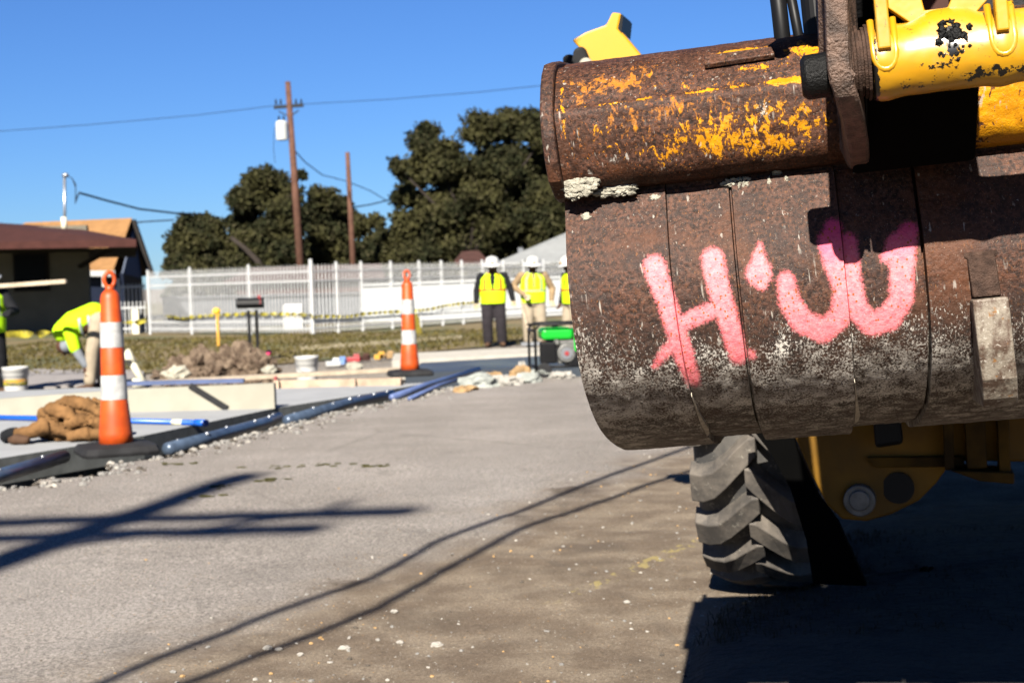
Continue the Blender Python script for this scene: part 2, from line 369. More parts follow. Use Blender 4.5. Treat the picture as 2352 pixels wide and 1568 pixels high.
# ================================================================== BACKHOE
def rust_mat(name, upper):
    m = NT(name)
    st = m.map((1, 1, .35)); n1 = m.noise(170, 4, .65); n2 = m.noise(22, 5, .6); n3 = m.noise(330, 3, .7, v=st)
    base = m.mix(m.ramp(n1, .35, .66), (.014, .0065, .004), (.098, .042, .025))
    base = m.mix(m.math('MULTIPLY', m.ramp(n2, .42, .65), .7), base, (.028, .0095, .0035) if upper else (.026, .0145, .0115))
    base = m.mix(m.ramp(n3, .60, .69), base, (.15, .058, .016) if not upper else (.26, .075, .012))
    base = m.mix(m.math('MULTIPLY', m.ramp(m.noise(9, 4), .5, .68), .45), base, (.13, .045, .016))
    yel = m.attr('yellow'); dull = m.attr('dull'); dust = m.attr('dust'); pink = m.attr('pink'); mag = m.attr('magenta')
    yn = m.math('ADD', m.math('MULTIPLY', m.noise(62, 6, .68, v=m.map((1.3, 1, .7)), dist=.8), .75), m.math('MULTIPLY', m.noise(210, 3), .25))
    yth = m.math('SUBTRACT', .74, m.math('MULTIPLY', yel, .31))
    ymask = m.ramp(yn, yth, m.math('ADD', yth, .018))
    halo = m.ramp(yn, m.math('SUBTRACT', yth, .05), yth)
    base = m.mix(m.math('MULTIPLY', halo, m.math('MULTIPLY', yel, .6, True)), base, (.20, .065, .01))
    dth = m.math('SUBTRACT', .78, m.math('MULTIPLY', dull, .32))
    dm = m.ramp(yn, dth, m.math('ADD', dth, .1)); base = m.mix(m.math('MULTIPLY', dm, .85), base, (.42, .15, .012))
    base = m.mix(ymask, base, m.mix(m.ramp(m.noise(60, 3), .4, .7), (.50, .205, .004), (.62, .285, .005)))
    # concrete dust, streaked downwards
    dn = m.math('ADD', m.math('MULTIPLY', m.noise(330, 4, .8, v=m.map((1, 1, .45))), .72), m.math('MULTIPLY', m.noise(40, 3, .6, v=m.map((1, 1, .25))), .28))
    th = m.math('SUBTRACT', .68, m.math('MULTIPLY', dust, .155))
    dk = m.ramp(dn, th, m.math('ADD', th, .05))
    base = m.mix(m.math('MULTIPLY', m.ramp(dust, .3, 1.1), .5), base, (.030, .024, .021))
    base = m.mix(dk, base, m.mix(m.ramp(n2, .4, .6), (.27, .24, .21), (.60, .56, .50)))
    for k_, (rot_, sc2, th_, colr) in enumerate((((0, R(8), 0), (34, 34, 1.6), .70, (.34, .31, .27)), ((0, R(-62), 0), (60, 60, 2.5), .735, (.20, .15, .12)), ((0, R(35), 0), (55, 55, 2.2), .74, (.012, .008, .006)))):
        sn = m.noise(4.5, 2, .5, v=m.map(sc2, rot_)); sk = m.math('MULTIPLY', m.ramp(sn, th_ - .05, th_), m.ramp(m.noise(30 + 9 * k_, 3), .46, .6))
        base = m.mix(m.math('MULTIPLY', sk, .8), base, colr)
    base = m.mix(m.ramp(m.noise(420, 2, .8), .66, .72), base, (.26, .20, .15))
    # sprayed pink
    pn = m.math('ADD', pink, m.math('MULTIPLY', m.math('SUBTRACT', m.noise(260, 3, .75), .5), .9))
    pm = m.ramp(pn, .16, .66)
    pc = m.mix(m.math('MULTIPLY', m.ramp(m.noise(150, 4, .7), .35, .7), .6), (.88, .17, .20), (.98, .36, .38))
    pc = m.mix(mag, pc, (.62, .04, .17))
    dots = m.math('MULTIPLY', m.ramp(m.vor(150, v=m.map((1, 1, .8))), .27, .17), m.ramp(m.noise(25, 2), .38, .5))
    dots = m.math('MAXIMUM', dots, m.ramp(m.noise(260, 3, .7), .62, .68))
    pc = m.mix(dots, pc, (.42, .085, .02))
    base = m.mix(m.math('MULTIPLY', pm, .95), base, pc)
    h = m.math('ADD', m.math('MULTIPLY', n1, .9), m.math('MULTIPLY', n2, .25)); h = m.math('ADD', h, m.math('MULTIPLY', m.math('MAXIMUM', ymask, dk), .25))
    m.bump(h, .55, .004)
    rough = m.math('SUBTRACT', .62, m.math('MULTIPLY', ymask, .2))
    return m.out(base, rough, 0, spec=.18)
M['rust'] = rust_mat('rusty_bucket_steel', False); M['rustbeam'] = rust_mat('rusty_painted_beam', True)
def yellow_machine():
    m = NT('machine_yellow'); n = m.ramp(m.noise(5, 4), .3, .7)
    c = m.mix(n, (.50, .24, .004), (.62, .315, .005)); c = m.mix(m.math('MULTIPLY', m.ramp(m.noise(26, 5, .7, v=m.map((1, 1, .4))), .52, .72), .45), c, (.36, .25, .09)); sp = m.ramp(m.noise(95, 4, .75), .62, .67)
    c = m.mix(sp, c, (.05, .03, .01)); c = m.mix(m.math('MULTIPLY', m.ramp(m.noise(14, 4), .5, .7), .35), c, (.30, .17, .02))
    gr = m.attr('grease'); gn = m.noise(70, 4, .7); th = m.math('SUBTRACT', .78, m.math('MULTIPLY', gr, .5))
    gm = m.ramp(gn, th, m.math('ADD', th, .03)); c = m.mix(gm, c, (.008, .007, .006))
    m.bump(m.math('ADD', m.noise(18, 3), m.math('MULTIPLY', gm, .8)), .25, .006)
    return m.out(c, m.math('SUBTRACT', .36, m.math('MULTIPLY', gm, .1)), 0)
M['yellow'] = yellow_machine()
M['shadeblack'] = simple('shade_panel_black', (.0018, .0018, .0018), .95, spec=.02)  # near-black for the sheet that stands for shade beside the tyre
M['yellowshade'] = simple('shaded_machine_yellow', (.13, .065, .006), .7, var=.75, sc_=7)  # machine yellow darkened to carry the deep shade behind the bucket
M['yellowfar'] = simple('machine_yellow_plain', (.58, .29, .004), .4, var=.08, sc_=3)
M['earsteel'] = simple('scraped_steel', (.085, .050, .036), .6, .1, var=.6, sc_=70, bump=.5)
yaw, tilt = R(11), R(4.2)
BA = Vector((math.cos(yaw) * math.cos(tilt), -math.sin(yaw) * math.cos(tilt), math.sin(tilt)))
BU = (Vector((0, 0, 1)) - BA * BA.z).normalized(); BT = BA.cross(BU)
BO = at(1300, 460, 2.12) - BU * .365
BM = Matrix(((BA.x, BT.x, BU.x), (BA.y, BT.y, BU.y), (BA.z, BT.z, BU.z)))     # columns a, t, w
def bp(a, t, w): return BO + BA * a + BT * t + BU * w
mach = empty('backhoe_loader', (1.6, 5.4, 0))
tag(mach, 'yellow backhoe with a rusty digging bucket hanging close to the camera', 'backhoe')
def child_frame(name, parent=None):   # a mesh object whose local axes are the bucket's a, t, w
    pass
BUCKM = Matrix.Translation(BO) @ BM.to_4x4()
def bbuild(mb, name, mats, parent, smooth=False, bevel=0):
    """mesh written in bucket coordinates (a,t,w); the object carries the bucket frame"""
    o = mb.build(name, mats, None, smooth, bevel, loc=(0, 0, 0))
    o.parent = parent
    if parent is None or parent is mach:
        o.parent = mach; o.matrix_parent_inverse = Matrix.Translation(mach.location).inverted(); o.matrix_basis = BUCKM
    return o
def fattr(o, name, vals):
    a = o.data.attributes.new(name, 'FLOAT', 'POINT'); a.data.foreach_set('value', vals)
SHP = [(0.0, .385), (.0, .372), (.005, .355), (.026, .31), (.042, .274), (.050, .235), (.049, .197), (.040, .155), (.018, .112), (-.022, .074), (-.085, .036), (-.17, .004), (-.28, -.024), (-.42, -.050), (-.60, -.070), (-.74, -.060), (-.86, -.03)]
def smoothcurve(P, n):
    P = [Vector(p) for p in P]; out = []
    Q = [2 * P[0] - P[1]] + P + [2 * P[-1] - P[-2]]; seg = len(P) - 1
    for i in range(seg):
        for k in range(n):
            t = k / n; p0, p1, p2, p3 = Q[i:i + 4]
            out.append(.5 * ((2 * p1) + (-p0 + p2) * t + (2 * p0 - 5 * p1 + 4 * p2 - p3) * t * t + (-p0 + 3 * p1 - 3 * p2 + p3) * t ** 3))
    out.append(P[-1]); return out
STK = [[(0.126, 0.251, 0.017), (0.137, 0.207, 0.014), (0.147, 0.163, 0.014), (0.154, 0.125, 0.015), (0.162, 0.084, 0.01)], [(0.145, 0.148, 0.008), (0.128, 0.134, 0.008), (0.109, 0.115, 0.004)], [(0.151, 0.167, 0.012), (0.198, 0.183, 0.012)], [(0.209, 0.254, 0.017), (0.215, 0.205, 0.016), (0.223, 0.165, 0.015), (0.231, 0.116, 0.014)], [(0.25, 0.122, 0.005), (0.251, 0.118, 0.005)], [(0.277, 0.267, 0.002), (0.274, 0.247, 0.01), (0.272, 0.228, 0.019), (0.274, 0.214, 0.009)], [(0.308, 0.214, 0.013), (0.31, 0.187, 0.015), (0.325, 0.158, 0.017), (0.353, 0.143, 0.017), (0.378, 0.159, 0.015), (0.386, 0.194, 0.014), (0.378, 0.23, 0.017), (0.375, 0.26, 0.019), (0.38, 0.277, 0.013)], [(0.398, 0.258, 0.013), (0.399, 0.204, 0.013), (0.403, 0.163, 0.015), (0.42, 0.144, 0.018), (0.444, 0.149, 0.018), (0.463, 0.174, 0.017), (0.466, 0.209, 0.017), (0.468, 0.244, 0.022), (0.481, 0.263, 0.014)], [(0.465, 0.244, 0.018), (0.447, 0.232, 0.008)]]
def pinkfield(a, w):
    best = np.zeros_like(a)
    for st in STK:
        for (x0, y0, r0), (x1, y1, r1) in zip(st, st[1:]):
            dx, dy = x1 - x0, y1 - y0; L = dx * dx + dy * dy + 1e-9
            t = np.clip(((a - x0) * dx + (w - y0) * dy) / L, 0, 1)
            d = np.hypot(a - x0 - t * dx, w - y0 - t * dy); r = r0 + (r1 - r0) * t
            best = np.maximum(best, np.clip((r * .95 + .0075 - d) / .020, 0, 1))
    return best
# shell with raised wear plates
SEAM = [.1485, .2404, .3895, .4955]
def seam_at(k, w):       # seams lean a little towards the bottom
    return SEAM[k] + [.05, .01, .02, .01][k] * max(0, .25 - w) ** 1.3
prof = smoothcurve(SHP, 13); NA = 400; W_B = 1.06
A_ = np.linspace(0, W_B, NA)
extra = []
for s in SEAM: extra += [s - .0022, s - .0012, s - .0004, s + .0004, s + .0012, s + .0022]
base_cols = sorted(list(A_) + extra)
vs = []; aw = []
for j, p in enumerate(prof):
    q0 = prof[max(j - 1, 0)]; q1 = prof[min(j + 1, len(prof) - 1)]; d = (q1 - q0).normalized(); nrm = Vector((-d.y, d.x))
    if nrm.x < 0 and p.y > .1: nrm = -nrm
    if p.y <= .1 and nrm.y > 0: nrm = -nrm
    w = p.y
    for a in base_cols:
        sh = [seam_at(k, w) - SEAM[k] for k in range(4)]
        if a <= SEAM[0]: aa = a + sh[0] * (a / SEAM[0])
        elif a >= SEAM[3]: aa = a + sh[3] * (W_B - a) / (W_B - SEAM[3])
        else:
            k = max(i for i in range(4) if a >= SEAM[i]); f = (a - SEAM[k]) / (SEAM[k + 1] - SEAM[k]); aa = a + sh[k] * (1 - f) + sh[k + 1] * f
        if a < SEAM[0]: h = .011
        elif a < SEAM[1]: h = .0045
        elif a < SEAM[2]: h = .012
        elif a < SEAM[3]: h = .0055
        else: h = .009
        for s, dep in ((SEAM[1], .012), (SEAM[3], .018)):
            if -.0008 < a - s < .0024: h -= dep
        for s in (SEAM[0], SEAM[2]):
            if 0 < a - s < .0010: h -= .004
        if w > .362: h = min(h, .003)
        # plates end under the belly
        end = -.005 + .01 * noise.noise(Vector((a * 9, 0, 4)))
        if w < end:
            if SEAM[0] < a < SEAM[1] or SEAM[2] < a < SEAM[3]: h -= .006
        h += .0009 * noise.fractal(Vector((aa * 14, w * 14, 0)), 1, 2, 3) + .0007 * noise.noise(Vector((aa * 90, w * 90, 0)))
        vs.append((aa, p.x + nrm.x * h, p.y + nrm.y * h)); aw.append((aa, w))
nc = len(base_cols); sh_ = MB()
sh_.add(vs, [(j * nc + i, j * nc + i + 1, (j + 1) * nc + i + 1, (j + 1) * nc + i) for j in range(len(prof) - 1) for i in range(nc - 1)])
bucket = bbuild(sh_, 'bucket', M['rust'], mach, smooth=False)
bucket['label'] = 'rusty digging bucket with pink spray-painted letters'
aw = np.array(aw); pk = pinkfield(aw[:, 0], aw[:, 1])
fattr(bucket, 'pink', pk)
fattr(bucket, 'magenta', np.clip((aw[:, 1] - .222) / .05, 0, 1) * (aw[:, 0] > .355) * .9)
du = np.clip((.20 - aw[:, 1]) / .14, 0, 1) ** .75 * 1.3 + .25 + .25 * np.exp(-((aw[:, 0] - .02) / .03) ** 2) * (aw[:, 1] < .25)
du = np.where(aw[:, 1] < .035, du * .75, du)
fattr(bucket, 'dust', np.clip(du, 0, 1.45))
fattr(bucket, 'yellow', np.zeros(len(aw))); fattr(bucket, 'dull', np.zeros(len(aw)))
sol = bucket.modifiers.new('thickness', 'SOLIDIFY'); sol.thickness = -.012; sol.offset = 1
# side plates
for k, a0 in enumerate((.004, W_B - .016)):
    s = MB(); pts = [(a0, p.x - .006, p.y) for p in prof[::6]] + [(a0, -.80, .12), (a0, -.62, .33), (a0, -.3, .44), (a0, -.15, .52)]
    s.prism(pts, (.012, 0, 0)); o = bbuild(s, 'side_plate', M['earsteel'], bucket)
# upper beam
BMP = [(-.40, .46), (-.17, .575), (-.04, .566), (.0, .5585), (.030, .541), (.060, .510), (.072, .494), (.080, .486), (.083, .476), (.080, .45), (.072, .42), (.058, .392), (.034, .376), (.004, .371)]
bpf = smoothcurve(BMP, 14); vs = []; aw2 = []
cols = np.linspace(.006, W_B - .006, 380)
for j, p in enumerate(bpf):
    q0 = bpf[max(j - 1, 0)]; q1 = bpf[min(j + 1, len(bpf) - 1)]; d = (q1 - q0).normalized(); nrm = Vector((-d.y, d.x)) if d.y < 0 else Vector((d.y, -d.x))
    if nrm.x < 0: nrm = -nrm
    for a in cols:
        h = .0014 * noise.fractal(Vector((a * 10, p.y * 22, 9)), 1, 2, 4) + .0007 * noise.noise(Vector((a * 80, p.y * 80, 2)))
        vs.append((a, p.x + nrm.x * h, p.y + nrm.y * h)); aw2.append((a, p.y))
bmx = MB(); nc = len(cols)
bmx.add(vs, [(j * nc + i, j * nc + i + 1, (j + 1) * nc + i + 1, (j + 1) * nc + i) for j in range(len(bpf) - 1) for i in range(nc - 1)])
beam = bbuild(bmx, 'top_beam', M['rustbeam'], bucket, smooth=True)
beam['label'] = 'rusty upper beam with flaking yellow paint'
YP = [(0.166, 0.4104, 0.036, 0.018, .82), (0.2369, 0.4172, 0.042, 0.022, .92), (0.2059, 0.4423, 0.042, 0.015, 0.8), (0.2992, 0.4066, 0.045, 0.019, 0.9), (0.3503, 0.4427, 0.019, 0.019, 0.8), (0.3097, 0.4538, 0.032, 0.013, 0.8), (0.3534, 0.4121, 0.013, 0.032, 0.8), (0.3648, 0.5341, 0.030, 0.014, 1.0), (0.2765, 0.5459, 0.040, 0.004, 1.4), (0.2976, 0.5159, 0.040, 0.005, .95), (0.3428, 0.4889, 0.040, 0.006, 1.15), (0.2409, 0.4898, 0.077, 0.003, .78), (0.1181, 0.4889, 0.103, 0.003, .72), (0.019, 0.4900, 0.004, 0.05, .8), (.27, .43, .12, .04, .80), (.12, .43, .09, .03, .52), (.2, .5, .2, .05, .44), (0.0709, 0.4527, 0.026, 0.013, 0.6), (0.6183, 0.4034, 0.045, 0.09, 1.25), (.7, .45, .1, .1, 1.0)]
aw2 = np.array(aw2); yl = np.zeros(len(aw2))
for a, w, ra, rw, k in YP:
    yl = np.maximum(yl, k * np.exp(-.5 * (((aw2[:, 0] - a) / ra) ** 2 + ((aw2[:, 1] - w) / rw) ** 2)))
fattr(beam, 'yellow', np.clip(yl, 0, 1.5))
dl = np.zeros(len(aw2))
for a, w, ra, rw, k in ((.2, .46, .22, .07, .86), (.0894, .52, .075, .022, 1.1), (.0467, .515, .02, .03, 1), (.13, .54, .03, .01, .9), (.06, .43, .03, .03, .6), (.62, .45, .06, .1, 1)):
    dl = np.maximum(dl, k * np.exp(-.5 * (((aw2[:, 0] - a) / ra) ** 2 + ((aw2[:, 1] - w) / rw) ** 2)))
fattr(beam, 'dull', dl)
ds = .12 + 1.1 * np.exp(-.5 * (((aw2[:, 0] - .30) / .007) ** 2 + ((aw2[:, 1] - .455) / .012) ** 2)) + .9 * np.exp(-.5 * (((aw2[:, 0] - .085) / .01) ** 2 + ((aw2[:, 1] - .41) / .006) ** 2))
fattr(beam, 'dust', ds); fattr(beam, 'pink', np.zeros(len(aw2))); fattr(beam, 'magenta', np.zeros(len(aw2)))
# small welded cover strip on the beam
s = MB(); P4 = [(.224, .0395, .538), (.322, .0395, .538), (.322, .052, .525), (.224, .052, .523)]
s.prism([Vector(p) for p in P4], (0, .005, .006)); o = bbuild(s, 'cover_strip', M['rust'], bucket, bevel=.0015)
for nm in ('pink', 'magenta', 'yellow', 'dull'): fattr(o, nm, np.zeros(len(o.data.vertices)))
fattr(o, 'dust', np.full(len(o.data.vertices), .1))
# thick end flange standing proud at the left
FL = [(-.16, .590), (-.05, .578), (.012, .566), (.040, .550), (.062, .530), (.085, .500), (.095, .480), (.097, .45), (.090, .415), (.076, .388), (.03, .366), (.0, .362), (-.1, .37), (-.16, .45)]
FLs = [p for p in FL]
s = MB(); s.prism([(-.012, x, w) for x, w in FLs], (.020, 0, 0)); o = bbuild(s, 'end_flange', M['rust'], bucket, bevel=.004)
nv = len(o.data.vertices)
for nm in ('pink', 'magenta', 'yellow', 'dull'): fattr(o, nm, np.zeros(nv))
fattr(o, 'dust', np.full(nv, .3))
s = MB(); s.prism([(W_B - .008, x, w) for x, w in FLs], (.020, 0, 0)); o = bbuild(s, 'end_flange', M['earsteel'], bucket, bevel=.004)
# concrete splatter in the corner under the beam
def splat(cx, cw, rx, rw, t, seed, name='dried_concrete'):
    s = MB(); rnd = random.Random(seed)
    s.blob((cx, t, cw), 1, .5, 3.2, 5, (rx, .006, rw), seed)
    for k in range(9):
        s.blob((cx + rnd.uniform(-1, 1) * rx, t, cw + rnd.uniform(-1, .7) * rw), 1, .5, 2.5, 3, (rx * rnd.uniform(.12, .35), .005, rw * rnd.uniform(.12, .4)), seed + k)
    return bbuild(s, name, M['mortar'], bucket, smooth=True)
splat(.030, .384, .026, .017, .052, 3); splat(.020, .372, .012, .010, .050, 33); splat(.078, .370, .028, .009, .030, 4); splat(.262, .352, .012, .014, .012, 5); splat(.247, .362, .014, .006, .010, 15)
for a, w, ra, rw, sd in ((.133, .352, .008, .006, 6), (.298, .353, .004, .010, 7), (.322, .356, .004, .008, 8), (.031, .336, .007, .006, 9), (.31, .37, .007, .006, 11)):
    s = MB(); s.blob((a, .012 + (.36 - w) * .5 if w > .34 else .026, w), 1, .5, 2.5, 3, (ra, .004, rw), sd); bbuild(s, 'dried_concrete', M['mortar'], bucket, smooth=True)
for k_s in (0, 2):
    s = MB(); rows = []
    for w, wd in ((.065, .0008), (.04, .0035), (.018, .006), (.0, .0085), (-.012, .006), (-.020, .0008)):
        j = min(range(len(prof)), key=lambda q: abs(prof[q].y - w)); p = prof[j]; q1 = prof[j + 1]; d = (q1 - p).normalized(); nr = Vector((-d.y, d.x)); nr = nr if nr.y < 0 else -nr
        a = seam_at(k_s, w); rows.append([Vector((a - .0005, p.x + nr.x * .004, w + nr.y * .004)), Vector((a + .0005, p.x + nr.x * .0125, w + nr.y * .0125)), Vector((a + wd, p.x + nr.x * .0105, w + nr.y * .0105)), Vector((a + wd, p.x + nr.x * .002, w + nr.y * .002))])
    s.loft(rows); bbuild(s, 'edge_burr', simple('bright_worn_edge', (.55, .48, .38), .5, .3, var=.5, sc_=120), bucket)
# weld-on wear strap / tooth shank at the right
def strap_rings(pts, a0, a1, out):
    rings = []
    for (t, w, k) in pts:
        bk_ = t - .02 - max(0, (.14 - w)) * 1.35
        rings.append([(a0 + k, bk_, w), (a0 + k, t + out, w), (a1 + k, t + out, w), (a1 + k + .005, bk_, w)])
    return rings
s = MB(); s.loft([[Vector(v) for v in r] for r in strap_rings([(.048, .222, 0), (.052, .20, .001), (.052, .165, .003)], .553, .590, .016)])
for nm_, ln_ in (('strap_head', s),):
    o = bbuild(ln_, nm_, M['earsteel'], bucket, bevel=.003)
s = MB(); s.box((.572, .052, .223), (.046, .02, .010)); o = bbuild(s, 'strap_cap', M['earsteel'], bucket, bevel=.004)
mw = NT('worn_dusty_steel'); wc = mw.mix(mw.ramp(mw.noise(38, 5, .7, v=mw.map((1, 1, .5))), .40, .60), (.085, .052, .035), (.25, .215, .17)); wc = mw.mix(mw.ramp(mw.noise(150, 4, .75), .58, .66), wc, (.42, .385, .33)); wc = mw.mix(mw.ramp(mw.noise(70, 4, .7), .62, .70), wc, (.24, .11, .03)); mw.bump(mw.noise(120, 4, .7), .5, .004); M['wornsteel'] = mw.out(wc, .6, spec=.3)
s = MB(); s.loft([[Vector(v) for v in r] for r in strap_rings([(.050, .163, .003), (.048, .14, .004), (.040, .095, .006), (.018, .05, .010), (-.012, .02, .013), (-.035, .006, .015)], .550, .597, .032)])
bbuild(s, 'wear_strap', M['wornsteel'], bucket, bevel=.003)
# ears
EAR = [(-.02, .60), (.05, .72), (.22, .86), (.34, .84), (.375, .70), (.37, .56), (.362, .48), (.345, .435), (.30, .405), (.22, .380), (.12, .362), (.07, .36), (.05, .40), (.06, .5)]
M['eardust'] = simple('scraped_brown_steel', (.17, .105, .075), .55, .15, var=.75, sc_=45, bump=.6)
for a0, nm in ((.380, 'ear_plate'), (.735, 'ear_plate')):
    s = MB(); pts = smoothcurve([(x, w) for x, w in EAR], 5)
    s.prism([(a0 + .30 * max(0, .45 - p.y) + .05 * max(0, p.y - .47), p.x + .003 * noise.noise(Vector((p.x * 60, p.y * 60, 0))), p.y) for p in pts], (.027, 0, 0))
    bbuild(s, nm, M['eardust'], bucket, bevel=.005)
M['deepblack'] = simple('dipper_shade_black', (.0035, .0032, .003), .95, spec=.03)  # near-black colour standing for the dipper's shadow
s = MB(); s.prism([(.412, .06, .352), (.412, .10, .350), (.412, .13, .375), (.412, .205, .445), (.412, .22, .52), (.412, .06, .52)], (.160, 0, 0)); bbuild(s, 'dipper_shade_block', M['deepblack'], bucket, bevel=.006)  # added dark block filling the dipper's shadow gap on the bucket
# pin with rough end cap and dirty collar
s = MB(); s.tube([(.350, .300, .461), (.356, .300, .461), (.384, .300, .462)], [.022, .0275, .0275], 28)
bbuild(s, 'pin_cap', M['grease'], bucket, smooth=False, bevel=.002)
s = MB()
for k in range(6):
    s.tube([(.408 + k * .004, .300, .470), (.412 + k * .004, .300, .470)], .040 + .003 * ((k * 7) % 3), 26)
bbuild(s, 'pin_collar', M['earsteel'], bucket, smooth=False, bevel=.001)
# dipper arm: pivot tube across the pin, link bars, notched plate, box arm going up
dm = bbuild(MB().prism([(.405, .10, .50), (.405, .18, .545), (.405, .42, .80), (.405, .90, 1.22), (.405, .78, 1.42), (.405, .30, 1.15), (.405, .04, .72)], (.168, 0, 0)), 'dipper_arm', M['blacksat'], mach, bevel=.006)
NR, NS = 60, 120; rings = []; prm = []
for i in range(NS + 1):
    a = .434 + .286 * i / NS; rr = .043
    if i == 0: rr = .041
    rr += .0035 * math.exp(-((a - .447) / .016) ** 2) + .0035 * math.exp(-((a - .583) / .014) ** 2)
    rg = []
    for k in range(NR):
        th = 2 * math.pi * k / NR; r2 = rr
        hump = math.exp(-((a - .525) / .034) ** 4) * max(0, math.sin(th - R(5))) ** 3; r2 += .012 * hump
        r2 += .0006 * noise.noise(Vector((a * 40, th * 3, 0)))
        rg.append(Vector((a, .300 + math.cos(th) * r2, .4675 + math.sin(th) * r2 + (a - .434) * .0))); prm.append((a, th))
    rings.append(rg)
s = MB(); s.loft(rings); tube_o = bbuild(s, 'pivot_tube', M['yellow'], dm, smooth=True)
prm = np.array(prm); th_ = (prm[:, 1] + math.pi) % (2 * math.pi) - math.pi
gr = np.zeros(len(prm))
for a, t, ra, rt_, k in ((.522, .42, .013, .22, 1.0), (.528, .05, .010, .22, .85), (.520, -.35, .02, .35, .55), (.57, -.75, .06, .25, .62), (.50, -1.0, .05, .25, .5), (.436, 0, .004, 9, .9)):
    gr = np.maximum(gr, k * np.exp(-.5 * (((prm[:, 0] - a) / ra) ** 2 + ((th_ - t) / rt_) ** 2)))
fattr(tube_o, 'grease', gr[:len(tube_o.data.vertices)])
s = MB(); rnd = random.Random(5)
for k in range(34):
    a = .522 + rnd.gauss(0, .009); th = .42 + rnd.gauss(0, .16)
    if (a - .53) ** 2 / .00004 + (th - .2) ** 2 / .012 < 1: continue
    r2 = .0445 + .010 * max(0, math.sin(th)) ** 3; s.blob((a, .300 + math.cos(th) * (r2 - .001), .4675 + math.sin(th) * (r2 - .001)), rnd.uniform(.0016, .0048), 1.3, 1.6, 2, (1, .45, 1), k)
for k in range(16):
    a = .532 + rnd.gauss(0, .005); th = .05 + rnd.gauss(0, .14); s.blob((a, .300 + math.cos(th) * .0435, .4675 + math.sin(th) * .0435), rnd.uniform(.001, .003), .5, 3, 2, (1, .6, 1), k)
bbuild(s, 'grease_lump', M['grease'], dm, smooth=True)
for nm, a0, a1, w0 in (('link_bar', .4405, .4560, .4735), ('link_bar', .5755, .5900, .4765)):
    s = MB(); s.prism([(a0, .336, w0), (a0, .336, .75), (a0, .358, .75), (a0, .352, w0 + .004)], (a1 - a0, 0, 0)); bbuild(s, nm, M['yellow'], dm, bevel=.002)
# saddles welded round the bars
for ac in (.4485, .583):
    s = MB(); pts = [(ac + .013 * math.cos(t), .3415, .474 + .020 * math.sin(t)) for t in [R(180 + 20 * i) for i in range(10)]]
    pts = [(ac - .013, .328, .515)] + pts + [(ac + .013, .328, .515)]
    s.tube(pts, .0042, 8); bbuild(s, 'weld_saddle', M['yellow'], dm, smooth=True)
s = MB(); PL = [(.4600, .60), (.4600, .531), (.489, .5055), (.558, .5095), (.5745, .5245), (.5745, .60), (.538, .60), (.5337, .532), (.5289, .5226), (.502, .5226), (.4997, .537), (.497, .60)]
s.prism([(a, .305, w) for a, w in PL], (0, -.014, 0)); bbuild(s, 'notched_plate', M['yellow'], dm, bevel=.0015)
s = MB(); s.prism([(.48, .270, .50), (.56, .270, .50), (.56, .270, .62), (.48, .270, .62)], (0, -.02, 0)); bbuild(s, 'web_plate', M['brickred'], dm)
# hydraulic hoses and cylinder by the dipper
s = MB(); s.tube([(.338, -.06, .45), (.336, -.08, .62), (.332, -.10, .75), (.32, -.2, .95)], .0125, 12); bbuild(s, 'hydraulic_hose', M['black'], dm, smooth=True)
s = MB(); s.tube([(.366, -.06, .50), (.356, -.08, .62), (.352, -.10, .66), (.34, -.2, .95)], .0075, 10); bbuild(s, 'hydraulic_hose', M['black'], dm, smooth=True)
s = MB(); s.tube([(.388, -.03, .50), (.386, -.06, .95)], .021, 20); s.box((.42, -.03, .70), (.05, .05, .38)); bbuild(s, 'bucket_cylinder', M['black'], dm, smooth=False)
s = MB(); s.tube([(.335, .22, .66), (.33, .24, .70), (.345, .25, .74), (.375, .24, .72), (.385, .22, .68)], .013, 10); s.box((.36, .23, .72), (.06, .04, .05)); bbuild(s, 'hose_bracket', M['black'], dm)
s = MB(); s.tube([(.49, .60, .80), (.49, .95, 1.25)], .045, 20); bbuild(s, 'crowd_cylinder', M['blacksat'], dm)
# boom going back to the machine
s = MB(); bpts = [(.49, .80, 1.30), (.50, .20, 1.95), (.56, -.6, 1.9), (.66, -1.0, 1.5)]
for p, q in zip(bpts, bpts[1:]): s.bar(p, q, .20, .26)
bbuild(s, 'boom', M['yellowfar'], mach, bevel=.01)
# ---- rear wheel
WY = R(16); WX = Vector((math.cos(WY), -math.sin(WY), 0)); WF = Vector((math.sin(WY), math.cos(WY), 0))   # axle / away
RW, HW = .62, .165
cb = Vector((.625, 4.36, 0)) + WX * HW
wheel = empty('rear_wheel', (0, 0, 0)); wheel.parent = mach; wheel.matrix_parent_inverse = Matrix.Translation(mach.location).inverted()
wheel.matrix_basis = Matrix.Translation(cb + Vector((0, 0, RW))) @ Matrix(((WX.x, WF.x, 0, 0), (WX.y, WF.y, 0, 0), (0, 0, 1, 0), (0, 0, 0, 1)))
def wpt(x, th, h):   # th measured from the ground contact towards the camera
    x_ = max(-1, min(1, x / HW)); rr = RW - .035 - .035 * abs(x_) ** 3 + h
    return Vector((x, -math.sin(th) * rr, -math.cos(th) * rr))
tr = NT('tyre_rubber'); tn = tr.ramp(tr.noise(9, 4), .4, .66); tc = tr.mix(tn, (.035, .034, .033), (.10, .09, .078)); tc = tr.mix(tr.ramp(tr.noise(60, 4, .7), .55, .75), tc, (.24, .22, .18))
tr.bump(tr.noise(60, 4), .3, .004); M['tyre'] = tr.out(tc, .75)
s = MB(); NTH = 96; secs = [(-HW * .9, -.17), (-HW, -.08), (-HW * 1.0, -.03), (-HW * .93, 0), (-.14, 0), (-.05, 0), (.05, 0), (.14, 0), (HW * .93, 0), (HW, -.03), (HW, -.08), (HW * .9, -.17), (0, -.19)]
rings = [[wpt(x, 2 * math.pi * i / NTH, h) for x, h in secs] for i in range(NTH)]
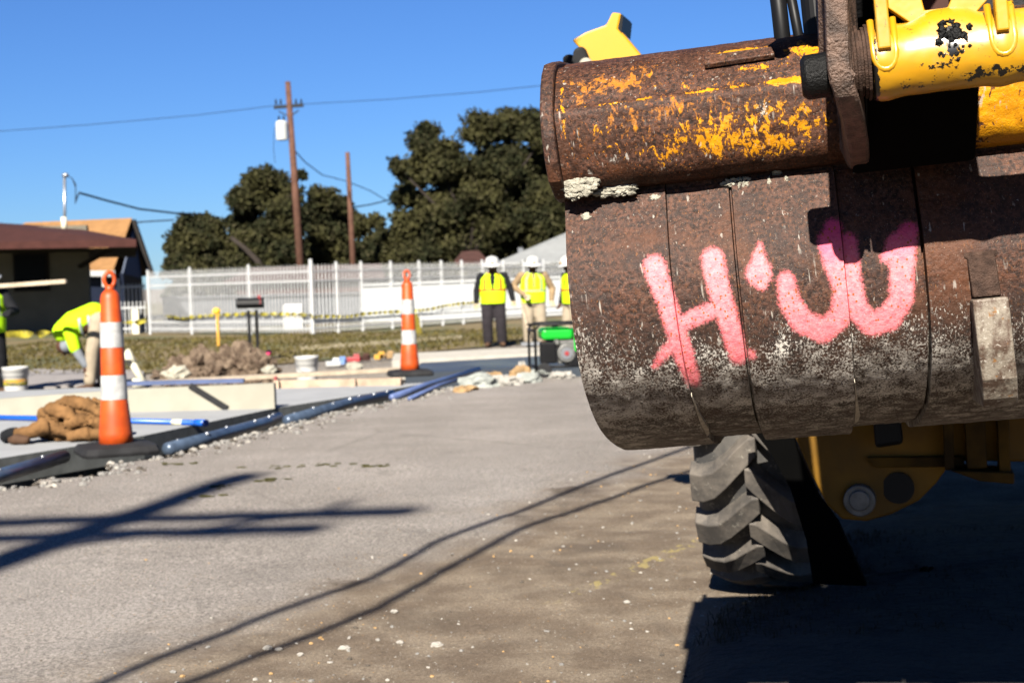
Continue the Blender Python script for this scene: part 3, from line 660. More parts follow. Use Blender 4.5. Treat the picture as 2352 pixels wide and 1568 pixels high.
vs = [v for r_ in rings for v in r_]; ns = len(secs)
s.add(vs, [(i * ns + k, i * ns + (k + 1) % ns, ((i + 1) % NTH) * ns + (k + 1) % ns, ((i + 1) % NTH) * ns + k) for i in range(NTH) for k in range(ns)])
tyre = s.build('tyre', M['tyre'], wheel, smooth=True)
tl_ = NT('tyre_lug_rubber'); tc = tl_.mix(tl_.ramp(tl_.noise(9, 5, .7), .38, .66), (.045, .039, .033), (.125, .106, .086)); tc = tl_.mix(tl_.ramp(tl_.noise(40, 4, .7), .62, .75), tc, (.26, .24, .20)); tl_.bump(tl_.noise(90, 4), .25, .003); M['lug'] = tl_.out(tc, .8)
NL = 22; lug = MB()
for side in (-1, 1):
    for k in range(NL):
        th0 = 2 * math.pi * (k + (.5 if side > 0 else 0)) / NL
        # centre line of one lug: shoulder low, curling up to the middle
        cl = [(HW * 1.03, -.012, .047), (HW * .82, -.006, .045), (HW * .62, .012, .042), (HW * .42, .046, .040), (HW * .20, .088, .039), (HW * .02, .118, .036), (-HW * .10, .132, .026)]
        rows = []
        for i, (x, sarc, hw) in enumerate(cl):
            row = []
            for off, h in ((-1.35, -.006), (-1.0, .042), (1.0, .042), (1.35, -.006)):
                row.append(wpt(side * x, th0 + (sarc + hw * off) / RW, h))
            rows.append(row)
        lug.loft([r_ for r_ in rows], cap=True, closed=False)
lg = lug.build('tread_lug', M['lug'], wheel, bevel=.004)
s = MB(); s.tube([(-.10, 0, 0), (.14, 0, 0)], .36, 40); s.tube([(.10, 0, 0), (.20, 0, 0)], [.14, .12], 24)
s.build('rim', M['yellowfar'], wheel, bevel=.01)
# ---- body of the machine behind (mostly in deep shade)
def mbuild(mb, name, mat_, parent=mach, **kw):
    o = mb.build(name, mat_, None, loc=(0, 0, 0), **kw); o.parent = parent
    o.matrix_parent_inverse = Matrix.Translation(mach.location).inverted() if parent is mach else Matrix.Identity(4); return o
def mfr(x, y, z): return Vector((1.55, 4.9, 0)) + WX * x + WF * y + Vector((0, 0, z))   # machine frame: x right, y away
s = MB(); Rm = Matrix((WX, WF, Vector((0, 0, 1)))).transposed()
s.box(mfr(0.1, .9, .75), (1.1, 2.2, .7), Rm); s.box(mfr(.15, .9, 1.25), (1.2, 1.5, .5), Rm); mbuild(s, 'chassis', M['yellowshade'], bevel=.02)
s = MB()
# stabiliser housing: plate with curved bottom, facing the camera
yp = 3.6
M['housing'] = simple('shaded_housing_yellow', (.26, .125, .005), .6, var=.5, sc_=5, spec=.2)  # housing yellow darkened so its colour holds the shade
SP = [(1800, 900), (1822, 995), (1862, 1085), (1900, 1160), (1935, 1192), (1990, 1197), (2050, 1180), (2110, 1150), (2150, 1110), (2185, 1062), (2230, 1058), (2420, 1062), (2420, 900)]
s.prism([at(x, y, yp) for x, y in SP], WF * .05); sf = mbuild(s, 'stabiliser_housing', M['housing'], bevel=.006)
s = MB(); s.prism([at(x, y, yp - .02) for x, y in [(1990, 1050), (2215, 1048), (2215, 1072), (2010, 1074)]], WF * .05)
s.prism([at(x, y, yp - .06) for x, y in [(2165, 940), (2190, 940), (2192, 1080), (2170, 1080)]], WF * .10)
s.prism([at(x, y, yp - .06) for x, y in [(2215, 940), (2262, 940), (2268, 1075), (2222, 1078)]], WF * .10)
s.prism([at(x, y, yp - .06) for x, y in [(2290, 940), (2318, 940), (2322, 1090), (2296, 1088)]], WF * .10)
s.prism([at(x, y, yp - .08) for x, y in [(2180, 1080), (2330, 1086), (2330, 1112), (2250, 1105)]], WF * .14)
mbuild(s, 'swing_bracket', M['yellowshade'], bevel=.004)
s = MB(); c = at(1974, 1150, yp - .03); s.tube([c, c + WF * .05], .040, 32); mbuild(s, 'pin_ring', M['engine'], bevel=.003)
s = MB(); c = at(1974, 1150, yp - .04); s.tube([c, c + WF * .05], .026, 32); mbuild(s, 'pivot_pin', M['engine'], bevel=.003)
s = MB(); c = at(2063, 1120, yp - .006); s.tube([c - WF * .004, c + WF * .01], .040, 24); mbuild(s, 'slot_hole', M['black'])
s = MB(); s.prism([at(x, y, yp - .1) for x, y in [(2000, 900), (2060, 900), (2075, 1020), (2010, 1030)]], WF * .06); mbuild(s, 'swing_cylinder', M['black'], bevel=.01)
s = MB(); s.prism([at(x, y, 3.50) for x, y in [(1700, 940), (1808, 940), (1830, 1035), (1880, 1140), (1925, 1200), (1990, 1345), (1868, 1340), (1852, 1240), (1815, 1120), (1770, 1040), (1728, 985)]], WF * .04); mbuild(s, 'shade_panel', M['shadeblack'])  # added black sheet in place of the shaded gap beside the tyre
s = MB(); s.box(Vector((1.48, 3.15, 1.47)), (1.32, .34, 1.70), Rm); mbuild(s, 'boom_shade_box', M['blacksat'], bevel=.03)  # hidden box added to shade the tyre, housing and ground
s = MB()
s.prism([mfr(x, 0.6, z) for x, z in ((-.75, .25), (1.3, .25), (1.3, 1.0), (-.75, 1.0))], WF * .5); mbuild(s, 'rear_frame', M['blacksat'])
# raised stabiliser arm on the far side, seen above the bucket
ya = 4.3
s = MB(); s.prism([at(x, y, ya) for x, y in [(1313, 92), (1345, 74), (1392, 57), (1406, 28), (1427, 31), (1420, 66), (1440, 88), (1475, 130), (1500, 200), (1370, 230), (1345, 150), (1330, 110)]], WF * .05)
sa = mbuild(s, 'stabiliser_arm', M['yellowfar'], bevel=.006)
s = MB(); s.prism([at(x, y, ya - .0) for x, y in [(1427, 32), (1431, 38), (1427, 76), (1419, 66)]], WF * .14); mbuild(s, 'arm_edge', M['black'])
s = MB(); s.prism([at(x, y, ya - .03) for x, y in [(1316, 112), (1338, 104), (1362, 160), (1330, 170), (1312, 140)]], WF * .10); s.prism([at(x, y, ya + .05) for x, y in [(1290, 128), (1312, 122), (1330, 150), (1310, 175), (1292, 150)]], WF * .10)
mbuild(s, 'stabiliser_pad', M['rubber'], bevel=.01)
s = MB(); s.ball(at(1346, 150, ya - .05), .022, 14, 9); mbuild(s, 'pad_bolt', M['cream'], smooth=True)
# ================================================================== NEAR GROUND DETAIL
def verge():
    m = NT('shade_dark_verge_soil'); n = m.ramp(m.noise(9, 5), .35, .65); m.bump(m.noise(40, 5), .8, .03); return m.out(m.mix(n, (.008, .006, .004), (.032, .024, .015)), .95)  # verge soil darkened to deepen the shadow under bucket and machine
vg = MB(); P = []
px = [(1560, 1640), (1590, 1500), (1650, 1425), (1740, 1392), (1835, 1382), (1875, 1352), (1885, 1250), (1960, 1200), (2200, 1170), (3400, 1150), (3400, 1640)]
pts = [gp(x, y, 0) for x, y in px]; cx = sum(p.x for p in pts) / len(pts); cy = sum(p.y for p in pts) / len(pts)
rings = []
for k, (f, z) in enumerate([(1, .004), (.93, .022), (.8, .03), (.6, .035), (.4, .04), (.2, .04), (.02, .04)]):
    rings.append([Vector((cx + (p.x - cx) * f, cy + (p.y - cy) * f, z + road_z(p.x, p.y))) for p in pts])
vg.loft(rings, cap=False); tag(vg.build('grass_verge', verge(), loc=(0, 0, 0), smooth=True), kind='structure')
def inside(p, poly):
    c = False; j = len(poly) - 1
    for i in range(len(poly)):
        a, b = poly[i], poly[j]
        if (a.y > p[1]) != (b.y > p[1]) and p[0] < (b.x - a.x) * (p[1] - a.y) / (b.y - a.y) + a.x: c = not c
        j = i
    return c
rnd = random.Random(11)
def blades(n, region, zf, hmin, hmax, wd, name, mat_, label, cat):
    s = MB(); c = 0
    while c < n:
        x, y = region()
        if x is None: continue
        z = zf(x, y); k = rnd.randint(2, 5)
        for _ in range(k):
            a = rnd.uniform(0, 6.28); h = rnd.uniform(hmin, hmax); l = rnd.uniform(.2, 1.3) * h
            b = Vector((x + rnd.gauss(0, .01), y + rnd.gauss(0, .01), z)); d = Vector((math.cos(a), math.sin(a), 0)); w = Vector((-d.y, d.x, 0)) * wd
            s.add([b - w, b + w, b + d * l * .4 + Vector((0, 0, h * .7)) + w * .7, b + d * l * .4 + Vector((0, 0, h * .7)) - w * .7, b + d * l + Vector((0, 0, h * .8))], [(0, 1, 2, 3), (3, 2, 4)])
        c += 1
    o = s.build(name, mat_, loc=(0, 0, 0)); tag(o, label, cat, kind='stuff'); return o
def reg_verge():
    x, y = rnd.uniform(.4, 2.6), rnd.uniform(3.0, 4.9)
    return (x, y) if y > 3.5 and inside((x, y), pts) else (None, None)
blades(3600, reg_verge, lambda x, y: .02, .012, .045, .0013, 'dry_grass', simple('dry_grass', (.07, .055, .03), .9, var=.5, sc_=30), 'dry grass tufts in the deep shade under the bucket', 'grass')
def reg_lawn():
    x, y = rnd.uniform(-12, 1.5), rnd.uniform(22, 36)
    return (x, y) if y > 22 + max(0, x + 5) * 1.15 else (None, None)
blades(7000, reg_lawn, lambda x, y: GZ, .03, .08, .012, 'lawn_grass', simple('olive_grass', (.14, .115, .035), .9, var=.5, sc_=.8), 'short patchy yellow-green grass in front of the white fence', 'grass')
# gravel
def stones(n, region, smin, smax, name, mats, label, zoff=0.0, pw=2.5):
    s = MB(); bm = bmesh.new(); bmesh.ops.create_icosphere(bm, subdivisions=1, radius=1); V = [v.co.copy() for v in bm.verts]; Fc = [tuple(v.index for v in f.verts) for f in bm.faces]; bm.free()
    for k in range(n):
        x, y = region()
        if x is None: continue
        sz = smin + (smax - smin) * rnd.random() ** pw; a = rnd.uniform(0, 6.28); sq = (rnd.uniform(.8, 1.5), rnd.uniform(.7, 1), rnd.uniform(.4, .8))
        ca, sa_ = math.cos(a), math.sin(a); s.cur = rnd.randrange(len(mats)); o = rnd.uniform(0, 50); vs = []
        for v in V:
            k2 = sz * (1 + .35 * noise.noise(v * 1.3 + Vector((o, 0, 0)))); p = Vector((v.x * sq[0], v.y * sq[1], v.z * sq[2])) * k2
            vs.append((x + p.x * ca - p.y * sa_, y + p.x * sa_ + p.y * ca, (road_z(x, y) if zoff == 0 else zoff) + p.z + sz * .2))
        s.add(vs, Fc)
    o = s.build(name, mats, loc=(0, 0, 0)); tag(o, label, 'gravel', kind='stuff'); return o
M['gr1'] = simple('gravel_pale', (.40, .375, .335), .85, var=.3, sc_=60); M['gr2'] = simple('gravel_grey', (.26, .25, .235), .9, var=.3, sc_=60)
M['gr3'] = simple('gravel_ochre', (.46, .29, .13), .85, var=.3, sc_=60); M['gr4'] = simple('gravel_dark', (.10, .085, .07), .9)
def reg_road():
    y = 3.2 + 5.5 * rnd.random() ** 1.7; x = rnd.uniform(-2.2, 1.4)
    f = (x + 1.1) - .463 * (y - 3.44)
    if x < edge_x(y) + .05: return None, None
    if f < -.15 and rnd.random() < .93: return None, None
    return x, y
stones(5200, reg_road, .001, .0075, 'loose_gravel', [M['gr1'], M['gr2'], M['gr3'], M['gr4'], M['gr1'], M['gr2']], 'loose pale and ochre gravel scattered over the brown side of the road', 0, 4.5)
def reg_edge():
    y = rnd.uniform(6.3, 13.2); return edge_x(y) + abs(rnd.gauss(0, .12)) - .02, y
stones(900, reg_edge, .004, .022, 'edge_gravel', [M['gr2'], M['gr1'], M['gr2'], M['gr4']], 'white and grey stones along the broken asphalt edge', 0, 2)
for k, (x, y, sz) in enumerate([(615, 1490, .012), (790, 1488, .014), (1003, 1478, .015), (905, 1405, .01), (1440, 1388, .009), (918, 1472, .009), (690, 1505, .008), (640, 1492, .009)]):
    p = gp(x, y, 0); s = MB(); s.blob((p.x, p.y, .003 + road_z(p.x, p.y)), sz * .9, .28, 1.6, 4, (1.2, .8, .6), k + 20)
    tag(s.build('stone', M['gr1'], smooth=False), ['pale stone on the road near the bottom edge, just right of the cable shadow', 'flat pale stone at the bottom, second from the left', 'largest pale stone at the bottom, between the cable shadows and the bucket shadow', 'pale stone highest up in the bottom group', 'small pale stone nearest to the shadow of the bucket', 'pale stone directly left of the largest one', 'small stone between the first and second from the left', 'small chip touching the first stone from the left'][k], 'stone', 'larger stones on the road')
ms = MB()
for x, y, w in [(640, 1070, .16), (760, 1068, .20), (860, 1072, .10), (610, 1103, .07), (500, 1118, .06), (470, 1142, .06), (420, 1064, .12)]:
    p = gp(x, y, 0)
    for k in range(9): ms.blob((p.x + rnd.gauss(0, w * .55), p.y + rnd.gauss(0, .03), road_z(p.x, p.y) + .003), rnd.uniform(.006, .016), .5, 1.5, 2, (1.6, .8, .3), k)
tag(ms.build('moss', simple('olive_moss', (.07, .065, .022), .95, var=.4, sc_=30), loc=(0, 0, 0)), 'thin olive moss growing in the cracks of the asphalt', 'moss', kind='stuff')

# ================================================================== OVERHEAD POLE AND CABLES BEHIND THE CAMERA (their shadows are in view)
k = 1 / math.tan(EL)
def up(gx, gy, z): return Vector((gx - math.sin(AZ) * k * z, gy - math.cos(AZ) * k * z, z))
tp = up(-1.35, 7.1, 11.0)
po = empty('utility_pole', (tp.x, tp.y, 0)); tag(po, 'wooden utility pole behind the viewer that throws its shadow on the road', 'utility pole')
s = MB(); s.tube([(0, 0, 0), (0, 0, 11)], [.16, .10], 16); s.build('pole_shaft', M['polewood'], po, smooth=True)
zc = 10.2; s = MB(); s.box((-.05, -.14, zc), (2.5, .10, .10)); s.box((-.15, -.14, zc - .26), (2.2, .10, .10)); s.bar((0, -.1, zc - .5), (.75, -.14, zc + .0), .04, .04); s.build('crossarm', M['polewood'], po)
for x in (-.9, .8): s = MB(); s.tube([(x, -.14, zc + .06), (x, -.14, zc + .16), (x, -.14, zc + .26)], [.02, .04, .02], 10); s.build('insulator', M['grey_and_wallshade'], po)
for z, q, lb in ((3.6, [(190, 1590), (640, 1400), (850, 1330), (1000, 1245), (1540, 1040), (1700, 985)], 'overhead cable whose shadow crosses the road, the farther of two'), (3.6, [(380, 1590), (870, 1395), (1000, 1320), (1200, 1212), (1570, 1085), (1750, 1030)], 'overhead cable whose shadow crosses the road, the nearer of two')):
    P = [up(gp(x, y).x, gp(x, y).y, z) for x, y in q]; d0 = (P[0] - P[1]).normalized(); P = [P[0] + d0 * 1.5] + P
    s = MB(); s.tube([tuple(v) for v in P], .019, 8); tag(s.build('overhead_cable', M['wire'], loc=(0, 0, 0), smooth=True), lb, 'cable', 'cables overhead behind the viewer')
# ================================================================== EDGE OF THE ROAD WORKS
def cone(px, py, h, label, rz=.5, scl=1.0, lean=0):
    g_ = gp(px, py, 0); r = empty('traffic_cone', (g_.x, g_.y, 0), rz); r.scale = (scl,) * 3; r.rotation_euler = (0, lean, rz)
    tag(r, label, 'traffic cone', 'tall orange traffic cones')
    s = MB(); N = 4; s.loft([[Vector((a * d, b * d, z)) for a, b in ((-1, -1), (-.7, -1.08), (.7, -1.08), (1, -1), (1.08, -.7), (1.08, .7), (1, 1), (.7, 1.08), (-.7, 1.08), (-1, 1), (-1.08, .7), (-1.08, -.7))] for d, z in ((.20, 0), (.205, .02), (.19, .05), (.12, .062))])
    s.build('base', M['rubber'], r, bevel=.004)
    prof_ = [(.098, .055), (.095, .12), (.085, .22), (.076, .31), (.074, .315), (.070, .45), (.070, .455), (.067, .61), (.063, .62), (.062, .76), (.060, .765), (.056, .90), (.048, .925), (.030, .945)]
    s = MB(); s.loft([[Vector((rr * math.cos(6.2832 * i / 24), rr * math.sin(6.2832 * i / 24), z)) for i in range(24)] for rr, z in prof_]); s.build('body', M['orange'], r, smooth=True)
    for z0, z1, r0, r1 in ((.315, .455, .0765, .0725), (.615, .76, .0675, .0640)):
        s = MB(); s.loft([[Vector((rr * math.cos(6.2832 * i / 24), rr * math.sin(6.2832 * i / 24), z)) for i in range(24)] for rr, z in ((r0, z0), (r1, z1))], cap=False); s.build('reflective_band', M['band'], r, smooth=True)
    s = MB(); pts_ = [(-.012, 0, .935)] + [(.029 * math.cos(t), 0, 1.005 + .042 * math.sin(t)) for t in [R(235 - 290 * i / 16) for i in range(17)]] + [(.012, 0, .935)]
    s.tube(pts_, .0125, 10); s.tube([(0, 0, .93), (0, 0, .975)], [.03, .022], 14)
    s.build('handle', M['orange'], r, smooth=True); return r
cone(268, 1040, 1, 'tall orange traffic cone beside the brown jacket, nearest to the viewer', .45, 1.0, 0)
cone(942, 862, 1, 'tall orange traffic cone at the end of the plank, farther from the viewer', .2, 1.0, 0)
# concrete form board with a dark strip painted as the slanting shadow across it
s = MB(); a = gp(-60, 955, .02); b = gp(631, 938, .02)
d = (b - a).normalized(); n_ = Vector((-d.y, d.x, 0))
s.prism([a, b, b + Vector((0, 0, .19)), a + (b - a) * .55 + Vector((0, 0, .175)), a + Vector((0, 0, .115))], n_ * .07)
fb = s.build('form_board', M['cream']); tag(fb, 'long cream form board standing on edge behind the brown jacket', 'board')
s = MB(); A0 = a + (b - a) * .73; p0 = gp(455, 888, .19); q0 = a + (b - a) * .725 + Vector((0, 0, .19)); q1 = a + (b - a) * .845 + Vector((0, 0, .01))
s.bar(q0 - n_ * .01, q1 - n_ * .01, .008, .045, up=n_.cross(d)); tag(s.build('shadow_strip', M['rubber']), 'dark strip standing in for the shadow slanting across the cream form board', 'shadow_strip')
s = MB(); q0 = a + (b - a) * .48 + Vector((0, 0, .215)) + n_ * .03; q1 = a + (b - a) * .90 + Vector((0, 0, .215)) + n_ * .03; s.bar(q0, q1, .05, .03)
tag(s.build('slat_board', simple('dull_blue_paint', (.06, .09, .2), .6)), 'dull blue slat lying on top of the cream form board', 'slat')
# blue pipes
def pipe(name, pts_, r_, mat_, label, cat='pipe', group=None):
    s = MB(); s.tube(pts_, r_, 12); return tag(s.build(name, mat_, smooth=True), label, cat, group)
s = MB(); P0, P1 = gp(-60, 957, .04), gp(475, 971, .04); pb = empty('water_pipe', P0); tag(pb, 'bright blue pipe lying on the new slab, running behind the jacket', 'pipe')
dd = P1 - P0; s.tube([(0, 0, 0), tuple(dd)], .0195, 12); s.build('pipe_body', M['bluepipe'], pb, smooth=True)
s = MB(); s.tube([tuple(dd * .865), tuple(dd * .905)], .0205, 12); s.build('pipe_label', M['pvc'], pb, smooth=True)
s = MB(); s.tube([tuple(dd * .955), tuple(dd * 1.0)], .024, 12); s.build('pipe_socket', M['bluepipe'], pb, smooth=True)
pipe('blue_pipe', [gp(900, 912, .01), gp(980, 884, .02), gp(1100, 848, .03)], .026, M['ltblue'], 'pale blue pipe along the asphalt edge in front of the far cone', group='pale blue pipes at the asphalt edge')
pipe('blue_pipe', [gp(940, 915, .02), gp(1010, 884, .03), gp(1060, 870, .04)], .016, M['ltblue'], 'thinner pale blue pipe lying in front of the other, nearer the road', group='pale blue pipes at the asphalt edge')
# steel edging rails in the trench
for q, lb in (([(-120, 1118), (0, 1092), (148, 1048)], 'blue-grey steel edging rail at the far left of the trench'), ([(385, 1030), (500, 1000), (610, 970), (640, 958)], 'blue-grey steel edging rail in the trench right of the near cone'), ([(660, 965), (800, 925), (900, 905)], 'short blue-grey edging rail in the trench before the far cone')):
    P = [gp(x, y, -.01) for x, y in q]; e = empty('edging_rail', P[0]); tag(e, lb, 'rail', 'edging rails in the trench')
    s = MB(); s.tube([tuple(p - P[0]) for p in P], .038, 12); s.build('rail_body', M['steelform'], e, smooth=True)
    L = sum((y_ - x_).length for x_, y_ in zip(P, P[1:])); nk = int(L / .30)
    for i in range(nk):
        t = (i + .5) / nk * (len(P) - 1); j = int(t); p = P[j].lerp(P[min(j + 1, len(P) - 1)], t - j) - P[0]
        s = MB(); s.ball(p + Vector((rnd.uniform(-.02, .02), -.02, .032)), rnd.uniform(.010, .019), 8, 6); s.build('rail_bolt', M['metal'], e, smooth=True)
# brown jacket heap
jc = gp(142, 1016, .02); je = empty('jacket', (jc.x + .02, jc.y + .18, .024)); tag(je, 'crumpled brown canvas jacket heaped on the slab beside the near cone', 'jacket')
def cloth_heap(mb, name, mat_, parent, vox, disp=.012):
    o = remesh(mb, name, mat_, parent, vox)
    for v in o.data.vertices:
        p = v.co; f = 1 - 2 * abs(noise.noise(Vector((p.x * 9 + p.z * 5, p.y * 8, p.z * 14 - p.x * 4)))); g = 1 - 2 * abs(noise.noise(Vector((p.x * 22, p.y * 18 + p.z * 9, p.z * 26))))
        v.co = p + v.normal * (disp * f + disp * .45 * g)
        v.co.z = max(v.co.z, -.003)
    return o
def remesh(mb, name, mat_, parent, vox=.010):
    o = mb.build(name, mat_, None, loc=(0, 0, 0)); md = o.modifiers.new('r', 'REMESH'); md.mode = 'VOXEL'; md.voxel_size = vox
    md2 = o.modifiers.new('s', 'SMOOTH'); md2.iterations = 3; md2.factor = .5
    bpy.context.view_layer.update(); dg = bpy.context.evaluated_depsgraph_get(); me = bpy.data.meshes.new_from_object(o.evaluated_get(dg)); o.modifiers.clear(); old = o.data; o.data = me; bpy.data.meshes.remove(old)
    me.name = name; me.polygons.foreach_set('use_smooth', [True] * len(me.polygons)); o.parent = parent; return o
s = MB(); s.blob((.04, .02, .05), 1, .25, 1.5, 3, (.24, .16, .10), 3); s.blob((.08, .02, .13), 1, .3, 1.6, 3, (.19, .11, .075), 8); s.blob((-.04, -.02, .15), 1, .3, 1.6, 3, (.13, .10, .055), 12)
for P in ([(-.17, -.02, .16), (-.10, -.10, .20), (.00, -.12, .17), (.06, -.13, .12)], [(-.12, .03, .20), (-.02, -.03, .235), (.10, -.05, .215), (.20, -.06, .15)], [(.00, -.14, .10), (.10, -.15, .13), (.20, -.12, .10), (.27, -.08, .05)], [(-.26, -.08, .05), (-.16, -.12, .11), (-.08, -.15, .09), (.02, -.17, .05)], [(.12, .0, .23), (.20, .0, .19), (.27, .0, .10)], [(-.2, .0, .09), (-.19, .02, .16), (-.12, .06, .19)], [(.02, -.18, .03), (.14, -.19, .05), (.26, -.16, .03)]):
    s.tube(P, [.022] + [.036] * (len(P) - 2) + [.024], 12)
cloth_heap(s, 'jacket_body', M['coat'], je, .0075, .014)
s = MB(); s.tube([(-.10, -.17, .10), (-.17, -.19, .08), (-.24, -.18, .065), (-.31, -.15, .05)], [.045, .042, .040, .036], 14); cloth_heap(s, 'sleeve', M['coat'], je, .0075, .008)
s = MB(); s.tube([(-.30, -.155, .055), (-.35, -.14, .045), (-.40, -.12, .035)], [.040, .042, .03], 14); cloth_heap(s, 'cuff', M['blackcloth'], je, .0075, .006)
s = MB(); s.tube([(-.33, -.2, .02), (-.28, -.23, .03), (-.20, -.24, .02)], [.02, .03, .02], 12); cloth_heap(s, 'lining', M['boot'], je, .0075, .006)
# planks and timber form
s = MB(); A0, A1 = gp(350, 888, 0), gp(928, 857, 0); d = (A1 - A0).normalized(); n_ = Vector((-d.y, d.x, 0))
s.bar(A0 + n_ * .10 + Vector((0, 0, .035)), A1 + n_ * .10 + Vector((0, 0, .035)), .24, .035); tag(s.build('plank', M['wood'], bevel=.004), 'long weathered plank lying flat behind the form boards', 'plank')
e = empty('timber_form', gp(632, 895, .0)); tag(e, 'brown timber side form under the plank by the far cone', 'form'); o_ = gp(632, 895, .0); q = gp(925, 889, .0)
s = MB(); s.bar(Vector((0, 0, .035)), (q - o_) + Vector((0, 0, .035)), .04, .10); s.build('side_board', M['woodbrown'], e)
for t in (.02, .62, .97):
    s = MB(); c = (q - o_) * t; s.box(c + Vector((0, -.05, .03)), (.045, .05, .12)); s.build('stake', M['woodbrown'], e)
s = MB(); s.prism([(0, -.03, .0), (.0, -.03, .12), (.02, -.03, .12), (.02, -.03, .0)], (0, .06, 0)); s.build('red_mark', M['red'], e)
# buckets
def bucket5(px_, py_, label, lb=True, sc_=1.0):
    p = gp(px_, py_, GZ); e = empty('plastic_bucket', p, .3); e.scale = (sc_,) * 3; tag(e, label, 'bucket', 'white plastic buckets')
    s = MB(); rs = [(.128, 0), (.132, .02), (.140, .20), (.146, .26), (.152, .262), (.147, .285), (.153, .29), (.149, .31), (.156, .312), (.152, .34), (.158, .345), (.158, .37), (.150, .37), (.146, .34), (.125, .02), (.0, .018)]
    s.loft([[Vector((max(r_, .001) * math.cos(6.2832 * i / 28), max(r_, .001) * math.sin(6.2832 * i / 28), z)) for i in range(28)] for r_, z in rs]); s.build('bucket_body', M['white'], e, smooth=True)
    s = MB(); s.tube([(.158 * math.cos(t), -.02 - .158 * abs(math.sin(t)) * .9, .30 - .13 * abs(math.sin(t))) for t in [R(180 - 12 * i) for i in range(16)]], .003, 6); s.build('bail_handle', M['metal'], e)
    if lb:
        for z0, z1, m_ in ((.19, .225, 'stakewood'), (.15, .19, 'tape')):
            s = MB(); s.loft([[Vector(((.141 + z * .02) * math.cos(t), (.141 + z * .02) * math.sin(t), z)) for t in [R(200 + 14 * i) for i in range(11)]] for z in (z0, z1)], cap=False, closed=False); s.build('paper_label', M[m_], e)
bucket5(38, 912, 'white plastic bucket with a coloured label at the far left', True, 1.02)
bucket5(706, 882, 'plain white plastic bucket behind the plank', False, .98)
# cream pvc pipe leaning
e0 = gp(330, 886, GZ); e = empty('pvc_pipe', e0); tag(e, 'cream plastic pipe with a wide socket leaning beside the bending worker', 'pipe')
tp_ = at(288, 806, e0.y + .1) - e0; s = MB(); s.tube([(0, 0, .04), tuple(tp_)], .05, 16); s.build('pipe_body', M['pvc'], e, smooth=True)
s = MB(); s.tube([tuple(tp_ * .62), tuple(tp_ * 1.0)], .064, 16); s.build('pipe_socket', M['pvc'], e, smooth=True)
s = MB(); s.tube([(.02, -.02, .03), (-.12, -.10, .05)], .062, 16); s.build('pipe_elbow', M['pvc'], e, smooth=True)
# dirt clods, one by one
for k, (x, y, r_) in enumerate([(408, 862, .19), (455, 862, .26), (500, 864, .22), (530, 862, .29), (560, 864, .30), (590, 866, .22), (385, 872, .14), (480, 870, .15), (610, 862, .15)]):
    p = gp(x, y, GZ); s = MB(); s.blob((p.x, p.y + .3, GZ + r_ * .45), r_, .5, 1.9, 5, (.95, .9, 1.0), k + 40)
    pos = ['leftmost', 'second from left', 'middle', 'tall one right of the middle', 'largest', 'last on the right', 'small low one at the left foot', 'small one at the front', 'small one at the right end'][k]
    tag(s.build('dirt_clod', M['soil']), 'dry soil clod in the heap behind the plank, ' + pos, 'dirt clod', 'clods in the soil heap')
cr = MB()
for k in range(260):
    p = gp(rnd.uniform(350, 640), rnd.uniform(852, 884), GZ); cr.blob((p.x, p.y, GZ + .012), rnd.uniform(.012, .055), .5, 2.0, 2, (1, 1, .7), k)
tag(cr.build('soil_crumbs', [M['soil']], loc=(0, 0, 0)), 'loose crumbs of brown soil spread round the soil heap', 'soil', kind='stuff')
s = MB(); p = gp(400, 880, GZ); s.blob((p.x, p.y + .2, GZ + .12), .13, .5, 1.5, 3, (1.3, .8, .8), 3); tag(s.build('concrete_chunk', M['mortar']), 'pinkish white lump in front of the soil heap', 'concrete chunk')
for k, (x, y, w_, h_, lb) in enumerate([(620, 858, .13, .09, 'white stone on the plank under the mailbox'), (815, 852, .15, .10, 'pale stone lying behind the plank near the far cone')]):
    p = gp(x, y, -.02); s = MB(); s.blob((p.x, p.y, .02), 1, .35, 1.5, 3, (w_ * .6, w_ * .5, h_ * .6), k + 3); tag(s.build('stone', M['cream']), lb, 'stone')
# rubble along the edge by the generator
RUB = [(1100, 888, .24, .09, 'rubble'), (1150, 884, .22, .07, 'stone'), (1075, 896, .12, .04, 'rubbletan'), (1195, 870, .15, .09, 'rubbletan'), (1215, 878, .16, .07, 'rubble'), (1180, 882, .12, .05, 'stone'), (1245, 866, .18, .07, 'rubble'), (1130, 872, .14, .06, 'rubbletan'), (1060, 900, .1, .04, 'rubbletan'), (1200, 862, .07, .10, 'stone'), (1290, 868, .15, .05, 'stone')]
for k, (x, y, w_, h_, m_) in enumerate(RUB):
    p = gp(x, y, 0); s = MB(); s.blob((p.x, p.y, h_ * .3), 1, .45, 1.6, 3, (w_ * .75, w_ * .6, h_), k + 70)
    tag(s.build('rubble_chunk', M[m_]), 'broken piece of concrete at the road edge left of the generator, number along the row unclear' if 0 else ['wide grey slab of rubble, leftmost big one at the road edge', 'pale flat rubble beside the wide grey slab', 'small tan rubble left of the wide grey slab', 'tan lump of rubble left of the generator', 'grey rounded rubble touching the generator foot', 'low white rubble in the middle of the row', 'grey rubble under the generator', 'tan rubble behind the wide grey slab', 'smallest tan rubble at the left end of the row', 'upright pale rubble left of the generator', 'pale rubble at the right of the generator foot'][k], 'rubble', 'rubble along the road edge')
rn = [(812, 832, 'red'), (835, 830, 'brickred'), (870, 826, 'stakewood'), (890, 824, 'rubbletan'), (780, 838, 'bluecloth'), (765, 842, 'white')]
